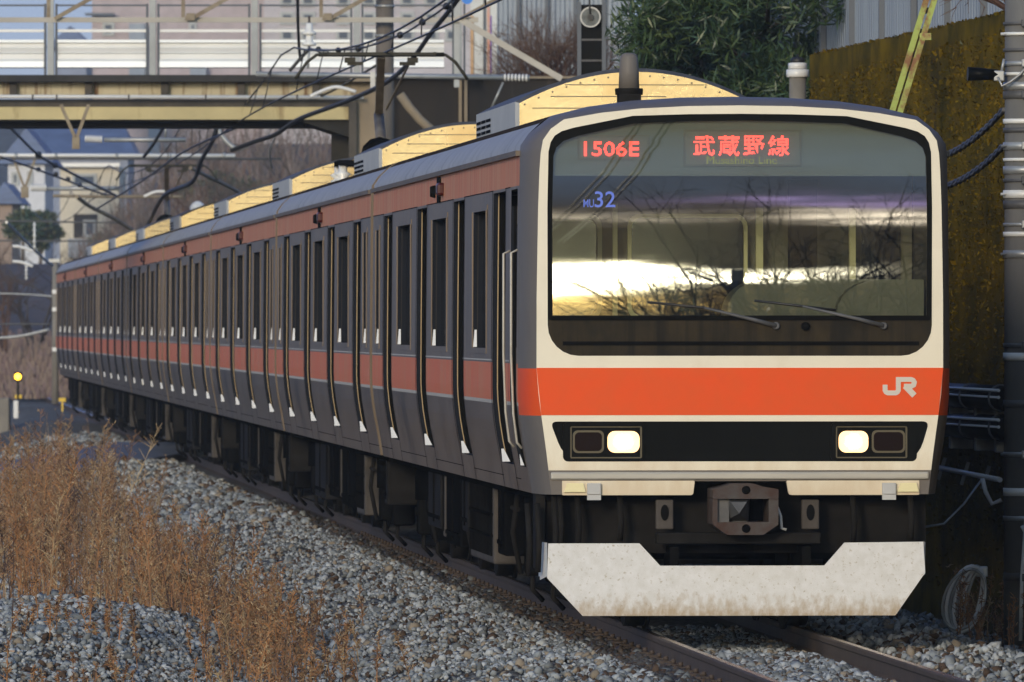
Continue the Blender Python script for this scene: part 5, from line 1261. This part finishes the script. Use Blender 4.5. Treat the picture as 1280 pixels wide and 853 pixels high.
# bare wooded slope and shrubs behind the train
def bare_tree(px, py, y, h, seed, label, m='twig', n=4, sp=.35, depth=5):
    mb = twig_cloud((0, 0, 0), h, sp, n, seed, .05 * h / 4, depth); o = mb.build('bare_tree', M[m], label=label, cat='tree', group='bare trees on the far slope'); p = at(px, py, y); o.location = p; return o
gsl = MB()
SL = [(-200, 470, 300), (60, 470, 300), (200, 455, 290), (430, 430, 280)]
M['slope'] = mat('wooded_slope', (.10, .078, .078), .95, col2=(.06, .056, .066), vscale=1.0, stretch=(1, 1, .4), bump=.3, bscale=3)
nx, nzr = 60, 16; VVs = []
for j in range(nzr):
    for i in range(nx):
        px = -220 + 720 * i / (nx - 1); t = j / (nzr - 1); top = 330 - 150 * max(0, min(1, (px - 110) / 120)); py = 530 + (top - 530) * t
        y = 300 + 120 * t + 4 * math.sin(i * .9 + j * 1.3); p = at(px, py, y); VVs.append(tuple(p))
fs = [(j*nx + i, j*nx + i + 1, (j+1)*nx + i + 1, (j+1)*nx + i) for j in range(nzr - 1) for i in range(nx - 1)]
np_mesh('hillside', VVs, fs, M['slope'], kind='structure')
n = 9000; rpx = g.uniform(100, 470, n); rt = g.random(n); ry = 296 + 118 * rt
top = np.where(rpx < 230, 330 - 150 * np.clip((rpx - 110) / 120, 0, 1), 180); rpy = 462 + (top - 462) * rt + g.uniform(-22, 6, n)
P_ = np.stack([(rpx - 640) * ry / FPX, ry, CAMH + (HOR - rpy) * ry / FPX], -1); ax = g.normal(size=(n, 3)) * np.array([.45, .2, .5]) + np.array([0, 0, .9]); ax /= np.linalg.norm(ax, axis=1)[:, None]; ln = g.uniform(.4, 1.4, n)[:, None]
wd = np.stack([np.full(n, .016), np.zeros(n), np.zeros(n)], -1) * g.uniform(.6, 1.8, n)[:, None]
np_mesh('thicket', np.stack([P_ - wd, P_ + wd, P_ + ax*ln + wd*.3, P_ + ax*ln - wd*.3], 1).reshape(-1, 3), (np.arange(n) * 4)[:, None] + np.arange(4)[None], [M['twig'], M['twig_red'], mat('twig_pale', (.20, .16, .15), .8)], midx=g.choice(3, n, p=[.5, .25, .25]), kind='stuff')
tnames = ['bare tree at the left edge under the brown house', 'bare tree left of the far grey pole', 'bare tree under the beige house', 'bare tree behind the far pantograph', 'bare tree under the bridge, left of its pier', 'bare tree under the bridge soffit by the pier', 'bare tree seen between the bridge and the train roof', 'twiggy tree above the last carriages']
for i, (px, py, y, h) in enumerate(((6, 440, 310, 4.2), (44, 442, 315, 4.6), (110, 380, 380, 3.2), (235, 330, 350, 4.4), (290, 320, 340, 4.4), (395, 320, 330, 5.0), (330, 330, 345, 4.5), (172, 345, 370, 3.2))):
    bare_tree(px, py, y, h, 40 + i, tnames[i], 'twig' if i % 3 else 'twig_red', 5, .4)
for i, (px, py, y, r, lab) in enumerate(((28, 272, 440, 1.25, 'round dark green tree under the white gabled house'), (50, 292, 430, .95, 'smaller olive bush below the round green tree'), (168, 300, 420, 1.0, 'green bush between the beige house and the bridge'), (275, 240, 380, 1.3, 'dim green shrub under the bridge'))):
    o = at(px, py, y); root = empty('leafy_tree', o, label=lab, cat='tree'); rr_n = random.Random(i)
    cs = [Vector((rr_n.gauss(0, .45), rr_n.gauss(0, .4), rr_n.gauss(0, .3))) * r for _ in range(9)]; V1, F1 = leaf_cloud(cs, [r * .55] * 9, 2600, .22, .12, 60 + i)
    np_mesh('crown', V1, F1, [M['leaf_dark'], M['leaf_olive']], root, midx=np.random.default_rng(i).choice(2, len(F1), p=[.6, .4])); q = MB(); q.tube([(0, 0, -r * 2.5), (0.05, 0, 0)], [.12, .06], 6); q.build('trunk', M['bark'], root)
# scrub by the far tracks
n = 5200; px = g.uniform(-60, 90, n); yy = g.uniform(285, 345, n)
base = np.stack([(px - 640) * yy / FPX, yy, np.zeros(n)], -1); 
uu_ = (base[:, 0] - T0.x) * TE.x + (base[:, 1] - T0.y) * TE.y; sv = (base[:, 0] - T0.x) * TD.x + (base[:, 1] - T0.y) * TD.y; base[:, 2] = ground_z(uu_, sv) + .1
h = g.uniform(.5, 1.5, n) * np.clip((yy - 278) / 30, .2, 1.2); le = g.normal(size=(n, 2)) * .22
tip = base + np.stack([le[:, 0] * h, le[:, 1] * h, h], -1); wv = np.stack([np.full(n, .05), np.zeros(n), np.zeros(n)], -1)
keep = uu_ < 40
Vs = np.stack([base - wv, base + wv, tip + wv * .4, tip - wv * .4], 1)[keep].reshape(-1, 3)
np_mesh('dry_scrub', Vs, (np.arange(len(Vs) // 4) * 4)[:, None] + np.arange(4)[None], [mat('scrub_mauve', (.155, .108, .105), .9, var=.3, vscale=.5), mat('scrub_tan', (.21, .155, .125), .9)], midx=g.choice(2, len(Vs) // 4), kind='stuff')
# far sidings
for i, (A, B, lab) in enumerate((((-40, 489, 275), (80, 499, 262), 'upper far siding rail curving left of the train end'), ((18, 500, 262), (98, 524, 238), 'far siding rail meeting the train track at the switch'), ((-40, 512, 255), (90, 506, 252), 'short far rail crossing behind the dry weeds'))):
    q = MB(); a, b = at(*A), at(*B); a.z = float(ground_z(-6, 190)) + .22; b.z = a.z; q.bar(a, b, .09, .16); q.build('siding_rail', M['rail_side'], label=lab, cat='rail', group='rails of the far siding')
for i, (px, py, y) in enumerate(((78, 500, 255), (23, 496, 262))):
    o = at(px, py, y); q = MB(); q.box(-.09, .09, -.05, .05, -.05, .05, .01); q.box(-.02, .02, -.02, .02, -.5, -.05); x_ = q.build('track_marker', mat('marker_yellow', (.75, .50, .04), .5), label='small yellow track marker ' + ('close to the train far end' if i == 0 else 'below the yellow signal lamp'), cat='marker'); x_.location = o
o = at(22.5, 471, 255); ysg = empty('signal_lamp', o, label='small glowing yellow signal lamp at the far left', cat='signal')
q = MB(); q.lathe((0, -.12, 0), [(.075, 0), (.085, .03), (.07, .05)], 'y', 16); q.build('lens', mat('amber_light', (1, .6, .1), .4, emit=(1, .50, .02), estr=4.0), ysg)
q = MB(); q.box(-.10, .10, -.07, .05, -.12, .12, .02); q.box(-.03, .03, -.04, .02, -.9, -.12); q.build('housing', M['black'], ysg)
o = at(4, 520, 232); q = MB(); q.box(-.7, .14, 0, .8, -.5, .42, .03); x_ = q.build('concrete_block', M['concrete'], label='pale concrete block at the left edge by the far tracks', cat='block'); x_.location = o
o = at(20, 508, 240); q = MB(); q.box(-.06, .06, -.04, .04, -.3, .14, .02); q.lathe((0, -.05, .03), [(.03, 0), (.03, .02)], 'y', 8); x_ = q.build('marker_post', M['porcelain'], label='little white marker post beside the concrete block', cat='post'); x_.location = o
wtr = MB(); a = [at(40, 560, 0)] 
def gpt(px, y):
    X_ = (px - 640) * y / FPX; u = (X_ - T0.x) * TE.x + (y - T0.y) * TE.y; s = (X_ - T0.x) * TD.x + (y - T0.y) * TD.y; return Vector((X_, y, float(ground_z(u, s))))
tt = [gpt(20, 158), gpt(225, 166)]; q = MB(); q.bar(tt[0] + Vector((0, 0, .22)), tt[1] + Vector((0, 0, .22)), 2.2, .10); q.build('crossing_board', mat('bluish_board', (.135, .15, .185), .6, var=.2), label='flat bluish board walkway across the ballast left of the train', cat='walkway')

# ------------------------------------------------------------------ dry weeds
M['stem'] = mat('weed_stem', (.145, .075, .040), .85, col2=(.25, .155, .085), vscale=2)
M['stem_o'] = mat('weed_orange', (.36, .17, .065), .85, col2=(.20, .10, .05), vscale=3)
M['seed'] = mat('weed_seed', (.44, .33, .19), .8, col2=(.24, .16, .09), vscale=4)
M['stem_d'] = mat('weed_dark', (.06, .035, .03), .85)
WM = [M['stem'], M['stem_o'], M['seed'], M['stem_d']]
class Tri:
    def __init__(s): s.v = []; s.f = []; s.m = []
    def rib(s, a, b, w0, w1, m, nrm):
        d = (b - a); sd = d.cross(nrm); sd = sd.normalized() if sd.length > 1e-6 else Vector((1, 0, 0)); k = len(s.v)
        s.v += [tuple(a - sd*w0), tuple(a + sd*w0), tuple(b + sd*w1), tuple(b - sd*w1)]; s.f.append((k, k+1, k+2, k+3)); s.m.append(m)
def weed(T, base, h, g_, kind):
    """one dry stalk: bent stem, ascending side twigs, clusters of dead leaves and seed heads"""
    lean = Vector((g_.gauss(0, .13), g_.gauss(0, .1), 1)).normalized(); p = Vector(base); view = Vector((g_.gauss(0, .3), -1, g_.gauss(0, .2)))
    ns = 7; pts = [p.copy()]; d = lean.copy()
    for i in range(ns):
        d = (d + Vector((g_.gauss(0, .05), g_.gauss(0, .05), 0))).normalized(); p = p + d * h / ns; pts.append(p.copy())
    ms = g_.choice((0, 0, 1, 3, 2)) if kind != 'orange' else g_.choice((1, 1, 0))
    for i in range(ns): T.rib(pts[i], pts[i+1], .0048 * (1 - i/ns*.75), .0048 * (1 - (i+1)/ns*.75), ms, view)
    nb_ = {'bushy': 26, 'plume': 34, 'orange': 20, 'bare': 9}[kind]
    for j in range(nb_):
        t = g_.uniform(.25 if kind != 'plume' else .5, .99); k = min(ns - 1, int(t * ns)); q0 = pts[k].lerp(pts[k+1], t * ns - k)
        a = g_.uniform(0, 6.283); ln = h * (.05 + .17 * (1 - t)) * g_.uniform(.6, 1.3); bd_ = Vector((math.cos(a), math.sin(a), g_.uniform(.5, 1.4))).normalized()
        if kind == 'orange': ln *= .8
        q1 = q0 + bd_ * ln; T.rib(q0, q1, .003, .0018, ms, view)
        for c in range(g_.randint(2, 5) if kind != 'bare' else 1):
            c0 = q0.lerp(q1, g_.uniform(.35, 1.05)); e = Vector((g_.gauss(0, 1), g_.gauss(0, 1), g_.gauss(.3, 1))).normalized() * (g_.uniform(.010, .026) if kind != 'orange' else g_.uniform(.015, .042))
            mm = (g_.choice((2, 2, 0, 0, 3)) if kind in ('plume', 'bushy') else g_.choice((1, 1, 2, 0, 3)))
            T.rib(c0, c0 + e, .0042, .002, mm, Vector((g_.gauss(0, 1), -1, g_.gauss(0, 1))))
def weed_obj(name, plants, seed, **k):
    T = Tri(); g_ = random.Random(seed)
    for (px, y, h, kind) in plants: weed(T, gpt(px, y), h, g_, kind)
    return np_mesh(name, np.array(T.v), np.array(T.f), WM, midx=T.m, **k)
gw = random.Random(31)
patch = []
for i in range(430):
    y = gw.uniform(80, 118); px = gw.gauss(60, 70)
    if px > 225 - (y - 80) * .5: continue
    lim = 1.6 if px < 140 else 1.15
    patch.append((px, y, gw.uniform(.55, lim), gw.choice(('bushy', 'plume', 'plume', 'bare', 'bare', 'bare', 'orange'))))
weed_obj('dry_weeds', patch, 1, kind='stuff')
patch = []
for i in range(170):
    px = gw.gauss(205, 38); patch.append((px, gw.uniform(74, 90), gw.uniform(.35, 1.05), gw.choice(('orange', 'bushy', 'bare', 'bare', 'plume'))))
weed_obj('dry_weeds', patch, 2, kind='stuff')
patch = []
for i in range(190):
    px = gw.gauss(338, 50); 
    if px > 455: continue
    patch.append((px, gw.uniform(66, 76), gw.uniform(.3, .78) * (1 - abs(px - 330) / 260), gw.choice(('orange', 'orange', 'bare', 'bushy'))))
weed_obj('dry_weeds', patch, 3, kind='stuff')
patch = [(gw.uniform(1195, 1285), gw.uniform(72, 82), gw.uniform(.2, .6), gw.choice(('bare', 'orange'))) for i in range(60)] + [(gw.uniform(0, 180), gw.uniform(66, 71), gw.uniform(.12, .4), 'orange') for i in range(40)]
weed_obj('dry_weeds', patch, 4, kind='stuff')
for i, (px, y, h, kind, lab) in enumerate((
    (112, 82, 1.75, 'plume', 'tall feathery dry stalk in front of the far train end'), (96, 84, 1.55, 'bushy', 'dark seeded stalk left of the feathery one'), (172, 80, 1.25, 'plume', 'pale seeded stalk standing over the bluish board'),
    (232, 76, 1.10, 'orange', 'brown stalk with withered leaves at the edge of the weed patch'), (282, 74, .95, 'bushy', 'lone fine stalk before the ballast slope, right of the weed patch'), (60, 86, 1.5, 'bushy', 'leaning brown stalk over the gravel heap'),
    (524, 63.0, .55, 'plume', 'single tan plume standing in the ballast left of the rail'), (470, 65, .42, 'orange', 'short tan weed tuft in the ballast beside the orange weeds'), (15, 70, .8, 'bare', 'bent straw at the left edge of the gravel heap'))):
    weed_obj('weed_stalk', [(px + k_ * 4, y + k_ * .3, h * (1 - .12 * abs(k_)), kind) for k_ in (0,)], 70 + i, label=lab, cat='weed')

# ------------------------------------------------------------------ what the windscreen mirrors, behind the camera
NRM = Vector((math.sin(TH), -math.cos(TH), 0))
def behind(px, py, D):
    v = at(px, py, D); return v - NRM * (2 * (v - T0).dot(NRM))
mt = (('first bare tree, spreading low, mirrored left of the middle of the windscreen', 868, 4.4, 182, 3), ('second bare tree mirrored at the middle of the windscreen', 930, 4.9, 190, 8), ('third bare tree mirrored just right of the middle of the windscreen', 990, 5.0, 184, 15),
      ('fourth bare tree mirrored above the wiper at right of the windscreen', 1050, 5.4, 178, 22), ('fifth bare tree mirrored toward the right rim of the windscreen', 1105, 5.5, 186, 27), ('sixth bare tree mirrored at the right rim of the windscreen', 1150, 5.2, 176, 33))
for lab, px, h, D, sd in mt:
    mb = twig_cloud((0, 0, 0), h * 1.24, .8, 10, sd, .085, 5, droop=.16); p = behind(px, 406, D); o = mb.build('bare_tree', M['twig'], label=lab, cat='tree', group='bare trees mirrored in the windscreen'); o.location = (p.x, p.y, -.6)
hd_ = empty('hedge', behind(1010, 406, 200), label='low dark hedge mirrored along the bottom of the windscreen', cat='hedge'); hd_.location.z = 0
cs = [behind(px, 406, 200 + gw.uniform(-3, 3)) - hd_.location for px in range(850, 1260, 12)]; cs = [Vector((c.x, c.y, gw.uniform(.6, 2.1 + .5 * math.sin(c.x * 1.7)))) for c in cs]
V1, F1 = leaf_cloud(cs, [.8] * len(cs), 6000, .22, .10, 77); np_mesh('foliage', V1, F1, M['leaf_dark'], hd_)
p = behind(922, 406, 215); q = MB(); q.cyl((0, 0, 0), (0, 0, 3.3), .14, n=10); x_ = q.build('low_post', M['concrete'], label='dark stub post mirrored near the middle of the windscreen', cat='post'); x_.location = (p.x, p.y, 0)

for i, (a_, lab) in enumerate((((846, 143), 'first feeder cable mirrored slanting across the upper left of the windscreen'), ((838, 143), 'second feeder cable mirrored slanting across the upper left of the windscreen'), ((806, 150), 'third feeder cable mirrored slanting across the left of the windscreen'), ((796, 155), 'fourth feeder cable mirrored slanting across the left of the windscreen'))):
    dx_ = a_[0] - 846; P = [behind(a_[0], a_[1], 150), behind(800 + dx_ * .9, 215, 190), behind(752 + dx_ * .9, 266, 240), behind(704 + dx_ * .8, 303, 310)]; o_ = P[0].copy()
    mb = MB(); mb.tube([p - o_ for p in P], .022, 6); x_ = mb.build('feeder_cable', M['wire'], label=lab, cat='cable', group='feeder cables behind the camera'); x_.location = o_
# ------------------------------------------------------------------ haze
hb = MB(); hb.box(-420, 420, -420, 780, -3.5, 75)
hm = bpy.data.materials.new('haze'); hm.use_nodes = True; hn_ = hm.node_tree.nodes; hn_.remove(hn_['Principled BSDF'])
pv = hn_.new('ShaderNodeVolumePrincipled'); pv.inputs['Density'].default_value = 0.00024; pv.inputs['Color'].default_value = (.70, .82, 1.0, 1); pv.inputs['Anisotropy'].default_value = 0.0
hm.node_tree.links.new(pv.outputs[0], hn_['Material Output'].inputs['Volume'])
hb.build('haze', hm, kind='stuff')
